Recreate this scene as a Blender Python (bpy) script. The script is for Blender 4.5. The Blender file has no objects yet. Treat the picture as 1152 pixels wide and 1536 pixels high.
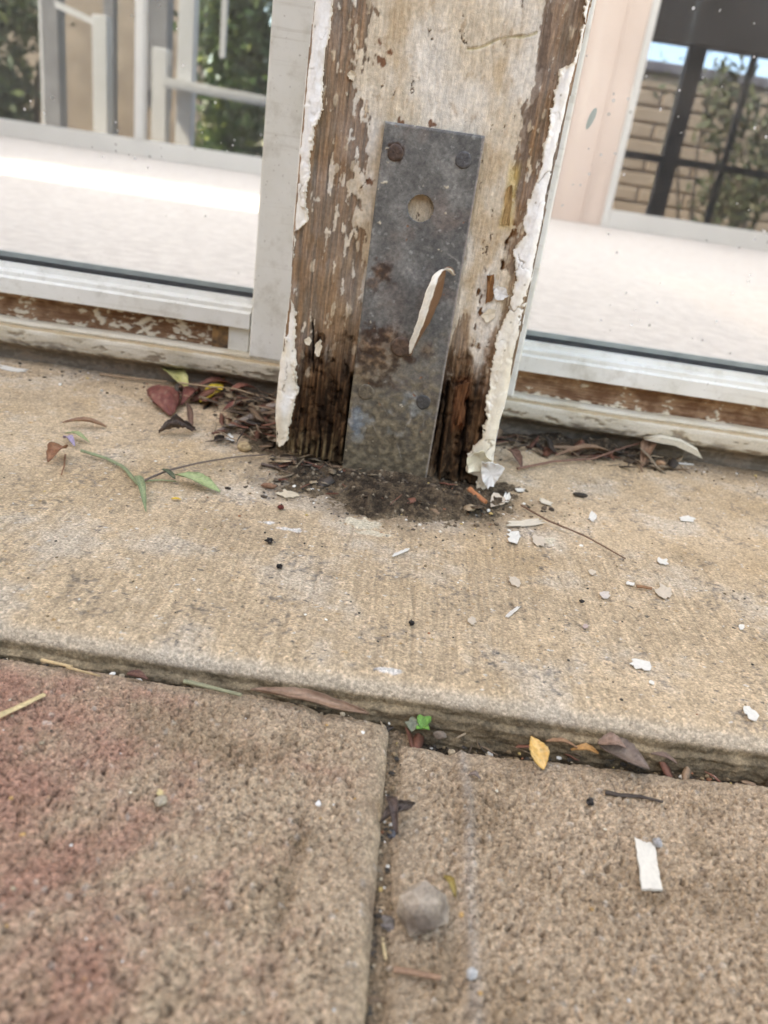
import bpy, bmesh, math, random
import numpy as np
from mathutils import Matrix, Vector

# ------------------------------------------------------------------ camera
F, PITCH, ROLL = 1174.0, math.radians(23.9), math.atan(0.151)      # focal length in photo pixels
CAM = np.array((0.0, -0.467, 0.184))
_c, _s, _cp, _sp = math.cos(ROLL), math.sin(ROLL), math.cos(PITCH), math.sin(PITCH)
scene = bpy.context.scene
col = scene.collection
cam_data = bpy.data.cameras.new('camera')
cam = bpy.data.objects.new('camera', cam_data)
col.objects.link(cam)
_f = Vector((0, _cp, -_sp)); _r = Vector((1, 0, 0)); _u = Vector((0, _sp, _cp))
_x = _c * _r + _s * _u; _y = -_s * _r + _c * _u; _z = -_f
M = Matrix(((_x.x, _y.x, _z.x, CAM[0]), (_x.y, _y.y, _z.y, CAM[1]), (_x.z, _y.z, _z.z, CAM[2]), (0, 0, 0, 1)))
cam.matrix_world = M
cam_data.sensor_fit = 'VERTICAL'; cam_data.sensor_height = 36.0
cam_data.lens = F / 1536 * 36.0
cam_data.clip_start = 0.01; cam_data.clip_end = 500
cam_data.dof.use_dof = True
cam_data.dof.focus_distance = 0.372
cam_data.dof.aperture_fstop = cam_data.lens / 2.5                   # a phone lens: 2.5 mm wide opening
scene.camera = cam

# ------------------------------------------------------------------ sky, sun, exposure
SUN_EL, SUN_AZ = math.radians(48), math.radians(238)                # azimuth clockwise from +Y: from the left, a little behind the camera
world = bpy.data.worlds.new('World'); scene.world = world; world.use_nodes = True
wn = world.node_tree.nodes; wl = world.node_tree.links
bg = wn['Background']; sky = wn.new('ShaderNodeTexSky'); sky.sky_type = 'NISHITA'; sky.sun_disc = False
sky.sun_elevation = SUN_EL; sky.sun_rotation = SUN_AZ
sky.air_density = 1.0; sky.dust_density = 0.7; sky.ozone_density = 1.0
bg.inputs['Strength'].default_value = 0.15
wl.new(sky.outputs[0], bg.inputs[0])
sun_d = bpy.data.lights.new('sun', 'SUN'); sun_d.energy = 2.2; sun_d.angle = math.radians(0.53); sun_d.color = (1.0, 0.96, 0.90)
sun = bpy.data.objects.new('sun', sun_d); col.objects.link(sun)
SUNV = Vector((math.sin(SUN_AZ) * math.cos(SUN_EL), math.cos(SUN_AZ) * math.cos(SUN_EL), math.sin(SUN_EL)))
sun.rotation_euler = SUNV.to_track_quat('Z', 'Y').to_euler()
sun.location = SUNV * 20
vs = scene.view_settings
vs.view_transform = 'Standard'; vs.look = 'None'; vs.gamma = 1.0; vs.exposure = 2.85
try:
    vs.use_white_balance = True; vs.white_balance_temperature = 9300; vs.white_balance_tint = 12
except Exception:
    pass
scene.cycles.max_bounces = 10; scene.cycles.transparent_max_bounces = 16
scene.cycles.sample_clamp_indirect = 8

rng = np.random.default_rng(7); random.seed(7)

# ------------------------------------------------------------------ pixel of the photo -> point on a plane of the place
def ray(x, y):
    dx = np.asarray(x, float) - 576; dy = np.asarray(y, float) - 768
    u = dx * _c + dy * _s; v = -dx * _s + dy * _c
    return u / F, _cp - v / F * _sp, -_sp - v / F * _cp
def onZ(x, y, z=0.0):
    d = ray(x, y); t = (z - CAM[2]) / d[2]
    return np.array((CAM[0] + t * d[0], CAM[1] + t * d[1], CAM[2] + t * d[2]))
def onY(x, y, Y=0.0):
    d = ray(x, y); t = (Y - CAM[1]) / d[1]
    return np.array((CAM[0] + t * d[0], CAM[1] + t * d[1], CAM[2] + t * d[2]))
def to_px(X, Y, Z):
    dx, dy, dz = X - CAM[0], Y - CAM[1], Z - CAM[2]
    t = dy * _cp - dz * _sp; v = -(dy * _sp + dz * _cp); u = dx
    u = u / t * F; v = v / t * F
    return 576 + u * _c - v * _s, 768 + u * _s + v * _c
def pxm(p):                                                          # metres per photo pixel at a point
    return float(((p[1] - CAM[1]) * _cp - (p[2] - CAM[2]) * _sp) / F)

# ------------------------------------------------------------------ numpy noise
def _hash(i, j, seed):
    n = (i.astype(np.int64) * 374761393 + j.astype(np.int64) * 668265263 + int(seed) * 974634777) & 0xffffffff
    n = ((n ^ (n >> 13)) * 1274126177) & 0xffffffff
    n = ((n ^ (n >> 15)) * 2246822519) & 0xffffffff
    return (n ^ (n >> 16)) / 4294967296.0
def perlin(x, y, seed=0):
    x = np.asarray(x, float); y = np.asarray(y, float)
    i = np.floor(x); j = np.floor(y); fx = x - i; fy = y - j
    u = fx * fx * fx * (fx * (fx * 6 - 15) + 10); v = fy * fy * fy * (fy * (fy * 6 - 15) + 10)
    def g(di, dj):
        a = _hash(i + di, j + dj, seed) * 6.2831853
        return np.cos(a) * (fx - di) + np.sin(a) * (fy - dj)
    a = g(0, 0); b = g(1, 0); c = g(0, 1); d = g(1, 1)
    return 1.5 * ((a * (1 - u) + b * u) * (1 - v) + (c * (1 - u) + d * u) * v)
def fbm(x, y, o=4, seed=0, gain=0.5):
    r = 0; a = 1.0; t = 0
    for k in range(o):
        r = r + a * perlin(x * 2 ** k, y * 2 ** k, seed + 17 * k); t += a; a *= gain
    return r / t
def worley(x, y, seed=0):
    i = np.floor(x); j = np.floor(y)
    best = np.full(np.shape(x), 9.0); second = best.copy(); ident = np.zeros(np.shape(x))
    for di in (-1, 0, 1):
        for dj in (-1, 0, 1):
            cx = i + di; cy = j + dj
            px = cx + _hash(cx, cy, seed); py = cy + _hash(cx, cy, seed + 5)
            d = np.hypot(px - x, py - y); idn = _hash(cx, cy, seed + 9)
            closer = d < best
            second = np.where(closer, best, np.minimum(second, d))
            ident = np.where(closer, idn, ident); best = np.where(closer, d, best)
    return best, second, ident
def sstep(a, b, x):
    t = np.clip((x - a) / (b - a), 0, 1); return t * t * (3 - 2 * t)
def lerp(a, b, t):
    t = np.asarray(t)[..., None]; return np.asarray(a) * (1 - t) + np.asarray(b) * t
def srgb(r, g, b):
    c = np.array((r, g, b), float) / 255
    return np.where(c <= 0.04045, c / 12.92, ((c + 0.055) / 1.055) ** 2.4)

# ------------------------------------------------------------------ materials
def new_mat(name):
    m = bpy.data.materials.new(name); m.use_nodes = True
    nt = m.node_tree; return m, nt.nodes, nt.links, nt.nodes['Principled BSDF']
def vc_mat(name, rough=0.85, nscale=900, namt=0.25, bscale=1500, bstr=0.25, bdist=0.0004, spec=0.3, cells=None, streak=None):
    """colour from the mesh's own colours; grains (cells: scale, tone, relief) and fibres or brush marks (streak: scale xyz, tone, relief)"""
    m, N, L, b = new_mat(name)
    a = N.new('ShaderNodeAttribute'); a.attribute_name = 'Col'
    tc = N.new('ShaderNodeTexCoord'); vec = tc.outputs['Object']
    def rng_(src, lo, hi, a0=0.3, a1=0.7):
        mr = N.new('ShaderNodeMapRange'); mr.inputs[1].default_value = a0; mr.inputs[2].default_value = a1; mr.inputs[3].default_value = lo; mr.inputs[4].default_value = hi
        L.new(src, mr.inputs[0]); return mr.outputs[0]
    def math_(op, x, y):
        q = N.new('ShaderNodeMath'); q.operation = op
        for k, v in enumerate((x, y)):
            if hasattr(v, 'is_linked'): L.new(v, q.inputs[k])
            else: q.inputs[k].default_value = v
        return q.outputs[0]
    n1 = N.new('ShaderNodeTexNoise'); n1.inputs['Scale'].default_value = nscale; n1.inputs['Detail'].default_value = 3; L.new(vec, n1.inputs['Vector'])
    tone = rng_(n1.outputs[0], 1 - namt, 1 + namt)
    n2 = N.new('ShaderNodeTexNoise'); n2.inputs['Scale'].default_value = bscale; n2.inputs['Detail'].default_value = 4; L.new(vec, n2.inputs['Vector'])
    height = math_('MULTIPLY', n2.outputs[0], 1.0)
    if cells:
        for (sc, amt, rel) in cells:
            v = N.new('ShaderNodeTexVoronoi'); v.inputs['Scale'].default_value = sc; L.new(vec, v.inputs['Vector'])
            sp = N.new('ShaderNodeSeparateColor'); L.new(v.outputs['Color'], sp.inputs[0])
            tone = math_('MULTIPLY', tone, rng_(sp.outputs[0], 1 - amt, 1 + amt, 0.0, 1.0))
            height = math_('SUBTRACT', height, math_('MULTIPLY', v.outputs['Distance'], rel))
    if streak:
        sc, amt, rel = streak
        mp = N.new('ShaderNodeMapping'); mp.inputs['Scale'].default_value = sc; L.new(vec, mp.inputs[0])
        n3 = N.new('ShaderNodeTexNoise'); n3.inputs['Scale'].default_value = 1.0; n3.inputs['Detail'].default_value = 5; n3.inputs['Roughness'].default_value = 0.65; L.new(mp.outputs[0], n3.inputs['Vector'])
        tone = math_('MULTIPLY', tone, math_('ADD', 1.0, math_('MULTIPLY', rng_(n3.outputs[0], -amt, amt * 0.8), a.outputs['Alpha'])))
        height = math_('ADD', height, math_('MULTIPLY', math_('MULTIPLY', rng_(n3.outputs[0], 0.0, 1.0, 0.36, 0.56), rel), a.outputs['Alpha']))
    mx = N.new('ShaderNodeVectorMath'); mx.operation = 'SCALE'
    L.new(a.outputs['Color'], mx.inputs[0]); L.new(tone, mx.inputs['Scale']); L.new(mx.outputs[0], b.inputs['Base Color'])
    b.inputs['Roughness'].default_value = rough; b.inputs['Specular IOR Level'].default_value = spec
    bp = N.new('ShaderNodeBump'); bp.inputs['Strength'].default_value = bstr; bp.inputs['Distance'].default_value = bdist
    L.new(height, bp.inputs['Height']); L.new(bp.outputs[0], b.inputs['Normal'])
    return m
def plain_mat(name, c, rough=0.6, c2=None, nscale=40, bstr=0.1, bscale=400, bdist=0.0005, stretch=None, spec=0.4, metal=0.0, grime=None):
    m, N, L, b = new_mat(name)
    tc = N.new('ShaderNodeTexCoord'); vec = tc.outputs['Object']
    if stretch:
        mp = N.new('ShaderNodeMapping'); mp.inputs['Scale'].default_value = stretch
        L.new(vec, mp.inputs[0]); vec = mp.outputs[0]
    n1 = N.new('ShaderNodeTexNoise'); n1.inputs['Scale'].default_value = nscale; n1.inputs['Detail'].default_value = 5
    L.new(vec, n1.inputs['Vector'])
    cr = N.new('ShaderNodeValToRGB'); e = cr.color_ramp.elements
    c2 = c2 if c2 is not None else np.array(c) * 0.8
    e[0].position = 0.35; e[0].color = (*c2, 1); e[1].position = 0.65; e[1].color = (*c, 1)
    L.new(n1.outputs[0], cr.inputs[0]); base = cr.outputs[0]
    if grime:
        for (sc, lo, hi, st_, amt, gc) in grime:
            mp2 = N.new('ShaderNodeMapping'); mp2.inputs['Scale'].default_value = st_; L.new(tc.outputs['Object'], mp2.inputs[0])
            ng = N.new('ShaderNodeTexNoise'); ng.inputs['Scale'].default_value = sc; ng.inputs['Detail'].default_value = 6; ng.inputs['Roughness'].default_value = 0.65; L.new(mp2.outputs[0], ng.inputs['Vector'])
            mr = N.new('ShaderNodeMapRange'); mr.inputs[1].default_value = lo; mr.inputs[2].default_value = hi; mr.inputs[3].default_value = 0; mr.inputs[4].default_value = amt; L.new(ng.outputs[0], mr.inputs[0])
            mc = N.new('ShaderNodeMix'); mc.data_type = 'RGBA'; mc.inputs[7].default_value = (*gc, 1); L.new(mr.outputs[0], mc.inputs[0]); L.new(base, mc.inputs[6]); base = mc.outputs[2]
    L.new(base, b.inputs['Base Color'])
    b.inputs['Roughness'].default_value = rough; b.inputs['Specular IOR Level'].default_value = spec
    b.inputs['Metallic'].default_value = metal
    if bstr:
        n2 = N.new('ShaderNodeTexNoise'); n2.inputs['Scale'].default_value = bscale; n2.inputs['Detail'].default_value = 4
        L.new(vec, n2.inputs['Vector'])
        bp = N.new('ShaderNodeBump'); bp.inputs['Strength'].default_value = bstr; bp.inputs['Distance'].default_value = bdist
        L.new(n2.outputs[0], bp.inputs['Height']); L.new(bp.outputs[0], b.inputs['Normal'])
    return m
def translucent_mat(name, c, t):
    m, N, L, b = new_mat(name); N.remove(b); out = N['Material Output']
    a = N.new('ShaderNodeBsdfTranslucent'); a.inputs[0].default_value = (*c, 1); d = N.new('ShaderNodeBsdfDiffuse'); d.inputs[0].default_value = (*c, 1)
    mx = N.new('ShaderNodeMixShader'); mx.inputs[0].default_value = t; L.new(d.outputs[0], mx.inputs[1]); L.new(a.outputs[0], mx.inputs[2]); L.new(mx.outputs[0], out.inputs[0])
    return m
def glass_mat(name, dust=0.05, specks=True, tint=(0.97, 0.985, 0.975)):
    m, N, L, b = new_mat(name); N.remove(b); out = N['Material Output']
    tr = N.new('ShaderNodeBsdfTransparent'); tr.inputs[0].default_value = (*tint, 1)
    gl = N.new('ShaderNodeBsdfGlossy'); gl.inputs['Roughness'].default_value = 0.03
    fr = N.new('ShaderNodeFresnel'); fr.inputs[0].default_value = 1.45
    mx = N.new('ShaderNodeMixShader'); L.new(fr.outputs[0], mx.inputs[0]); L.new(tr.outputs[0], mx.inputs[1]); L.new(gl.outputs[0], mx.inputs[2])
    df = N.new('ShaderNodeBsdfDiffuse'); df.inputs[0].default_value = (0.75, 0.74, 0.72, 1)
    tc = N.new('ShaderNodeTexCoord')
    n = N.new('ShaderNodeTexNoise'); n.inputs['Scale'].default_value = 9; n.inputs['Detail'].default_value = 6; L.new(tc.outputs['Object'], n.inputs['Vector'])
    mr = N.new('ShaderNodeMapRange'); mr.inputs[1].default_value = 0.35; mr.inputs[2].default_value = 0.75; mr.inputs[3].default_value = dust * 0.3; mr.inputs[4].default_value = dust * 1.6
    L.new(n.outputs[0], mr.inputs[0])
    fac = mr.outputs[0]
    if specks:
        v = N.new('ShaderNodeTexVoronoi'); v.inputs['Scale'].default_value = 210; L.new(tc.outputs['Object'], v.inputs['Vector'])
        lt = N.new('ShaderNodeMapRange'); lt.inputs[1].default_value = 0.20; lt.inputs[2].default_value = 0.28; lt.inputs[3].default_value = 0.55; lt.inputs[4].default_value = 0
        L.new(v.outputs['Distance'], lt.inputs[0])
        sp = N.new('ShaderNodeSeparateColor'); L.new(v.outputs['Color'], sp.inputs[0])
        n3 = N.new('ShaderNodeTexNoise'); n3.inputs['Scale'].default_value = 14; L.new(tc.outputs['Object'], n3.inputs['Vector'])
        th = N.new('ShaderNodeMapRange'); th.inputs[1].default_value = 0.5; th.inputs[2].default_value = 0.72; th.inputs[3].default_value = 0.997; th.inputs[4].default_value = 0.82
        L.new(n3.outputs[0], th.inputs[0])
        gt = N.new('ShaderNodeMath'); gt.operation = 'GREATER_THAN'; L.new(sp.outputs[0], gt.inputs[0]); L.new(th.outputs[0], gt.inputs[1])
        mu = N.new('ShaderNodeMath'); mu.operation = 'MULTIPLY'; L.new(lt.outputs[0], mu.inputs[0]); L.new(gt.outputs[0], mu.inputs[1])
        ad = N.new('ShaderNodeMath'); ad.operation = 'MAXIMUM'; L.new(mu.outputs[0], ad.inputs[0]); L.new(fac, ad.inputs[1]); fac = ad.outputs[0]
    mx2 = N.new('ShaderNodeMixShader'); L.new(fac, mx2.inputs[0]); L.new(mx.outputs[0], mx2.inputs[1]); L.new(df.outputs[0], mx2.inputs[2])
    L.new(mx2.outputs[0], out.inputs[0])
    return m

MAT = dict(
    slab=vc_mat('concrete', 0.9, 700, 0.22, 1500, 0.75, 0.0004, 0.25, [(1250, 0.24, 0.6), (560, 0.11, 0.25)], ((520, 24, 480), 0.115, 1.5)),
    paver=vc_mat('paver_concrete', 0.93, 600, 0.22, 1800, 1.0, 0.0007, 0.2, [(1100, 0.20, 0.9), (2000, 0.18, 0.6)]),
    soil=vc_mat('soil', 0.95, 900, 0.35, 1800, 0.9, 0.0007, 0.2, [(1000, 0.35, 1.2)]),
    wood=vc_mat('weathered_wood', 0.9, 500, 0.14, 1500, 0.9, 0.0005, 0.10, None, ((900, 300, 60), 0.30, 1.6)),
    paint=vc_mat('old_paint', 0.55, 700, 0.05, 900, 0.25, 0.0006, 0.45),
    steel=vc_mat('dull_steel', 0.55, 350, 0.28, 1500, 0.5, 0.0002, 0.45, [(1300, 0.16, 0.3)]),
    leaf=vc_mat('dry_leaf', 0.6, 700, 0.18, 1200, 0.3, 0.0004, 0.4),
    grit=vc_mat('grit', 0.9, 900, 0.25, 2500, 0.4, 0.0003),
    sill=vc_mat('sill_paint', 0.7, 900, 0.10, 1200, 0.3, 0.0005, 0.35),
    frame=plain_mat('window_frame_paint', (0.80, 0.785, 0.72), 0.45, (0.70, 0.68, 0.60), 22, 0.25, 260, 0.0006, (1, 1, 1), 0.4, 0.0, [(60, 0.52, 0.75, (1, 1, 1), 0.55, (0.40, 0.35, 0.26)), (420, 0.64, 0.70, (1, 1, 1), 0.6, (0.22, 0.17, 0.11)), (30, 0.58, 0.66, (0.25, 6, 6), 0.35, (0.48, 0.43, 0.34))]),
    bead=plain_mat('glazing_bead', (0.36, 0.40, 0.37), 0.5, (0.28, 0.31, 0.29), 60),
    gasket=plain_mat('black_gasket', (0.014, 0.014, 0.014), 0.6, (0.035, 0.034, 0.032), 90),
    glass=glass_mat('window_glass', 0.022),  # dust film, raised a little to imitate a veil of hazy reflection
    farglass=glass_mat('far_glass', 0.008, False, (0.56, 0.59, 0.63)),  # tint added to dim and cool the sunlit view outside
    tintglass=glass_mat('tinted_glass', 0.008, False, (0.46, 0.51, 0.60)),  # stronger tint, added to hold down the bright sky and wall
    light_sheet=translucent_mat('translucent_roof_sheet', (0.88, 0.89, 0.905), 0.66),  # unseen roof, made to pass light so the room brightens
    white=plain_mat('white_paint', (0.66, 0.66, 0.66), 0.5, (0.60, 0.60, 0.60), 3, 0.05, 60),
    pinklit_white=plain_mat('pink_lit_white_paint', (0.74, 0.62, 0.57), 0.55, (0.68, 0.56, 0.51), 2, 0.05, 60),  # white wall paint with its pink light put into the colour
    greypost=plain_mat('grey_paint', (0.26, 0.26, 0.27), 0.6, (0.20, 0.20, 0.21), 8),
    darkwood=plain_mat('dark_stained_wood', (0.035, 0.028, 0.022), 0.7, (0.06, 0.048, 0.038), 14, 0.2, 60, 0.002, (1, 1, 0.1)),
    carpet=plain_mat('pale_carpet', (0.72, 0.69, 0.69), 0.98, (0.60, 0.57, 0.575), 55, 0.8, 160, 0.004, None, 0.05),
    stucco=plain_mat('tan_stucco', (0.38, 0.30, 0.23), 0.95, (0.28, 0.22, 0.17), 5, 0.4, 60, 0.004),
    yard=plain_mat('dry_ground', (0.30, 0.22, 0.15), 0.97, (0.20, 0.15, 0.10), 1.5, 0.6, 25, 0.01),
    roof=plain_mat('roof_panel', (0.6, 0.58, 0.55), 0.8, (0.5, 0.48, 0.46), 3),
    bark=plain_mat('bark', (0.10, 0.075, 0.05), 0.9, (0.06, 0.045, 0.03), 30, 0.4, 80, 0.004),
)

# ------------------------------------------------------------------ mesh helpers
class MB:
    """collects grids and polygons with colours, builds ONE mesh object"""
    def __init__(self):
        self.alpha = None; self.v = []; self.c = []; self.f3 = []; self.f4 = []; self.n = 0
    def verts(self, P, C):
        P = np.asarray(P, float).reshape(-1, 3); k = len(P)
        C = np.broadcast_to(np.asarray(C, float), (k, 3)) if np.ndim(C) == 1 else np.asarray(C, float).reshape(-1, 3)
        self.v.append(P); self.c.append(C); o = self.n; self.n += k; return o
    def grid(self, P, C, keep=None, skirt=None, flip=False):
        n, m = P.shape[:2]; o = self.verts(P, C)
        I = np.arange(n * m).reshape(n, m) + o
        q = np.stack((I[:-1, :-1], I[1:, :-1], I[1:, 1:], I[:-1, 1:]), -1)
        q = q[keep] if keep is not None else q.reshape(-1, 4)
        if flip: q = q[:, ::-1]
        self.f4.append(q)
        if skirt is not None and len(q):
            e = np.concatenate([q[:, [0, 1]], q[:, [1, 2]], q[:, [2, 3]], q[:, [3, 0]]])
            key = np.sort(e, 1); key = key[:, 0] * (self.n + 1) + key[:, 1]
            _, idx, cnt = np.unique(key, return_index=True, return_counts=True)
            be = e[idx[cnt == 1]]
            allv = np.concatenate(self.v); allc = np.concatenate(self.c)
            u, inv = np.unique(be, return_inverse=True); inv = inv.reshape(be.shape)
            o2 = self.verts(allv[u] + np.asarray(skirt), allc[u])
            self.f4.append(np.stack((be[:, 1], be[:, 0], inv[:, 0] + o2, inv[:, 1] + o2), -1))
        return self
    def tris(self, P, T, C):
        o = self.verts(P, C); self.f3.append(np.asarray(T) + o); return self
    def quads(self, P, Q, C):
        o = self.verts(P, C); self.f4.append(np.asarray(Q) + o); return self
    def box(self, x0, x1, y0, y1, z0, z1, C=(0.5, 0.5, 0.5)):
        P = [(x, y, z) for z in (z0, z1) for y in (y0, y1) for x in (x0, x1)]
        return self.quads(P, [(0, 2, 3, 1), (4, 5, 7, 6), (0, 1, 5, 4), (2, 6, 7, 3), (0, 4, 6, 2), (1, 3, 7, 5)], C)
    def build(self, name, mat, parent=None, smooth=True):
        me = bpy.data.meshes.new(name)
        V = np.concatenate(self.v); C = np.concatenate(self.c)
        f4 = np.concatenate(self.f4) if self.f4 else np.zeros((0, 4), int)
        f3 = np.concatenate(self.f3) if self.f3 else np.zeros((0, 3), int)
        used = np.zeros(len(V), bool); used[f4.ravel()] = True; used[f3.ravel()] = True
        remap = np.cumsum(used) - 1; V = V[used]; C = C[used]; f4 = remap[f4]; f3 = remap[f3]
        me.vertices.add(len(V)); me.vertices.foreach_set('co', V.astype(np.float32).ravel())
        me.loops.add(f4.size + f3.size); me.polygons.add(len(f4) + len(f3))
        me.loops.foreach_set('vertex_index', np.concatenate((f4.ravel(), f3.ravel())).astype(np.int32))
        st = np.concatenate((np.arange(len(f4)) * 4, f4.size + np.arange(len(f3)) * 3)).astype(np.int32)
        me.polygons.foreach_set('loop_start', st)
        me.polygons.foreach_set('use_smooth', np.full(len(st), smooth))
        a = me.color_attributes.new('Col', 'FLOAT_COLOR', 'POINT')
        al = np.ones(len(C))
        if self.alpha is not None: q_ = np.ones(len(used)); q_[:self.alpha.size] = self.alpha.ravel(); al = q_[used]
        rgba = np.concatenate((np.clip(C, 0, 1), al[:, None]), 1)
        a.data.foreach_set('color', rgba.astype(np.float32).ravel())
        me.update(calc_edges=True); me.validate()
        me.materials.append(mat if not isinstance(mat, str) else MAT[mat])
        o = bpy.data.objects.new(name, me); col.objects.link(o)
        if parent is not None: o.parent = parent
        return o
def link_mesh(name, me, parent=None, loc=(0, 0, 0)):
    o = bpy.data.objects.new(name, me); col.objects.link(o); o.location = loc
    if parent is not None: o.parent = parent
    return o
def tag(o, label=None, cat=None, group=None, kind=None):
    if label: o['label'] = label
    if cat: o['category'] = cat
    if group: o['group'] = group
    if kind: o['kind'] = kind
    return o
def empty(name, label=None, cat=None, group=None, kind=None):
    o = bpy.data.objects.new(name, None); col.objects.link(o); o.empty_display_size = 0.02
    return tag(o, label, cat, group, kind)
def bevel(o, w=0.001, seg=2):
    b = o.modifiers.new('bevel', 'BEVEL'); b.width = w; b.segments = seg; b.limit_method = 'ANGLE'; return o
def boxpart(name, x0, x1, y0, y1, z0, z1, mat, parent=None, bev=0.0):
    o = MB().box(x0, x1, y0, y1, z0, z1).build(name, mat, parent, smooth=False)
    if bev: bevel(o, bev)
    return o
def profile(name, pts, x0, x1, mat, parent=None, C=(0.5, 0.5, 0.5), n=2, wob=0.0, seed=0):
    """a (Y,Z) outline drawn along X, with closed ends"""
    pts = np.array(pts, float); k = len(pts); xs = np.linspace(x0, x1, n)
    P = np.zeros((k + 1, n, 3)); loop = np.vstack((pts, pts[:1]))
    P[..., 0] = xs[None]; P[..., 1] = loop[:, :1]; P[..., 2] = loop[:, 1:]
    if wob:
        P[..., 1] += wob * fbm(xs[None] * 12 + 0 * P[..., 1], P[..., 2] * 30, 3, seed)
        P[..., 2] += wob * fbm(xs[None] * 9 + 3 + 0 * P[..., 1], P[..., 1] * 30, 3, seed + 3)
    m = MB().grid(P, C)
    for j, flip in ((0, False), (n - 1, True)):
        c = P[:-1, j].mean(0); V = np.vstack((P[:-1, j], c)); T = [(i, (i + 1) % k, k) for i in range(k)]
        m.tris(V, [t[::-1] for t in T] if flip else T, C)
    return m.build(name, mat, parent, smooth=False)
def axis(*seg):
    """coordinates with given spacing per range: (a, b, step), ..."""
    r = []
    for a, b, s in seg:
        n = max(1, int(round((b - a) / s))); r.append(np.linspace(a, b, n, endpoint=False))
    return np.concatenate(r + [[seg[-1][1]]])

# ================================================================== THE SETTING
# ------------------------------------------------------------------ ground far and wide
g = MB().box(-60, 60, -60, 80, -0.30, -0.075).build('ground', 'yard', smooth=False); tag(g, kind='structure')

# ------------------------------------------------------------------ concrete slab with rounded nose
def slab_z(X, Y):
    return 0.0007 * fbm(X * 14, Y * 14, 3, 3) + 0.0009 * sstep(0.02, 0.10, Y)
NOSE = -0.2135
def nose_y(X):
    return NOSE + 0.0018 * fbm(X * 7 + 1, 0 * X, 3, 21) + 0.0004 * perlin(X * 60, 0 * X + 3, 22)
xs = axis((-3.2, -0.44, 0.06), (-0.44, -0.2, 0.0014), (-0.2, 0.24, 0.0008), (0.24, 0.44, 0.0014), (0.44, 3.2, 0.06))
ty = axis((-0.37, -0.12, 0.0011), (-0.12, 0.0, 0.0008), (0.0, 0.20, 0.0006))[::-1]    # distance behind the nose, negated below
back = -ty                                                           # 0.. grows to wall
prof = []
Rr = 0.0095
tops = np.concatenate((axis((0.36, 0.20, 0.0012))[:-1] if False else np.linspace(0.36, 0.20, 135)[:-1], np.linspace(0.20, 0.0, 300)))
for d in tops: prof.append((Rr + d, 0.0))
for a in np.linspace(0, math.pi / 2, 26)[1:]:
    prof.append((Rr - Rr * math.sin(a), -Rr + Rr * math.cos(a)))
for z in np.linspace(-0.0099, -0.045, 80): prof.append((0.0, z))
prof = np.array(prof)
X = np.broadcast_to(xs[None], (len(prof), len(xs))).copy()
D = np.broadcast_to(prof[:, :1], X.shape).copy(); Zp = np.broadcast_to(prof[:, 1:], X.shape).copy()
Yb = nose_y(X) * np.exp(-D / 0.05) + NOSE * (1 - np.exp(-D / 0.05))
Y = Yb + D
arc = np.concatenate(([0], np.cumsum(np.hypot(np.diff(prof[:, 0]), np.diff(prof[:, 1])))))
S = np.broadcast_to(-arc[:, None], X.shape)                          # running coordinate across the profile
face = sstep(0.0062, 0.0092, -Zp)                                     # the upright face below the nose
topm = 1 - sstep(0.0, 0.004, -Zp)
xr, sr_ = X * 0.83 + S * 0.56, S * 0.83 - X * 0.56
grain = fbm(xr * 420, sr_ * 420, 3, 31)
coarse = fbm(xr * 150, sr_ * 150, 4, 33)
patch = fbm(X * 22, S * 22, 4, 35)
broom_m = sstep(-0.15, 0.45, 1.3 * fbm(X * 16, S * 13, 4, 41) + 0.8 * (sstep(0.02, -0.10, Y)) - 0.25) * topm
broomn = perlin(X * 520 + 1.2 * perlin(X * 30, S * 30, 4), S * 16, 43)
broom = np.where(broomn < 0, broomn * 1.3, broomn * 0.5)
w1, w2, wid = worley(X * 260, S * 260, 51)
pit = np.clip(0.30 - w1, 0, 1) * (wid > 0.80)
hgt = (0.00020 * grain + 0.00036 * coarse) * (1 - 0.6 * sstep(0.004, -0.001, D - Rr) * (1 - face)) + 0.00034 * broom * broom_m - 0.0022 * pit * (1 - 0.5 * face)
hgt += face * (0.0006 * fbm(X * 90, S * 90, 4, 57) + 0.0006 * fbm(X * 380, S * 380, 3, 58))
# the mortar ledge that sticks out of the lower half of the upright face
ledge = sstep(-0.0112, -0.0124, Zp + 0.0022 * fbm(X * 22, 0 * X, 3, 59))
hgt += ledge * (0.0024 + 0.0014 * fbm(X * 60, S * 200, 3, 60))
Ny = -np.where(prof[:, 1] < -Rr, 1.0, np.where(prof[:, 0] >= Rr, 0.0, np.sqrt(np.clip(1 - ((prof[:, 1] + Rr) / Rr) ** 2, 0, 1))))[:, None]
Nz = np.sqrt(np.clip(1 - Ny ** 2, 0, 1))
P = np.stack((X, Y + Ny * hgt, Zp + slab_z(X, Y) + Nz * hgt), -1)
tan = np.array((0.53, 0.39, 0.25)); grey = np.array((0.50, 0.41, 0.31)); ochre = np.array((0.46, 0.31, 0.165))
C = lerp(tan, grey, sstep(-0.05, 0.45, patch + 0.25 * coarse) * 0.85)
C = lerp(C, ochre, sstep(0.0, 0.5, fbm(X * 11 + 4, S * 11, 4, 37) + 0.35 * sstep(0.02, 0.25, X) * sstep(-0.05, 0.12, Y)) * 0.45)
C = lerp(C, np.array((0.47, 0.40, 0.31)), 0.65 * sstep(0.0005, 0.004, -Zp) * (1 - face))
mossy_shaded = np.array((0.125, 0.092, 0.053)); 
C = lerp(C, lerp(mossy_shaded, np.array((0.25, 0.185, 0.11)), sstep(-0.2, 0.5, fbm(X * 60, S * 60, 4, 61))), face * 0.92)  # mossy dirt on the upright face, darkened further to paint in its shade
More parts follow.
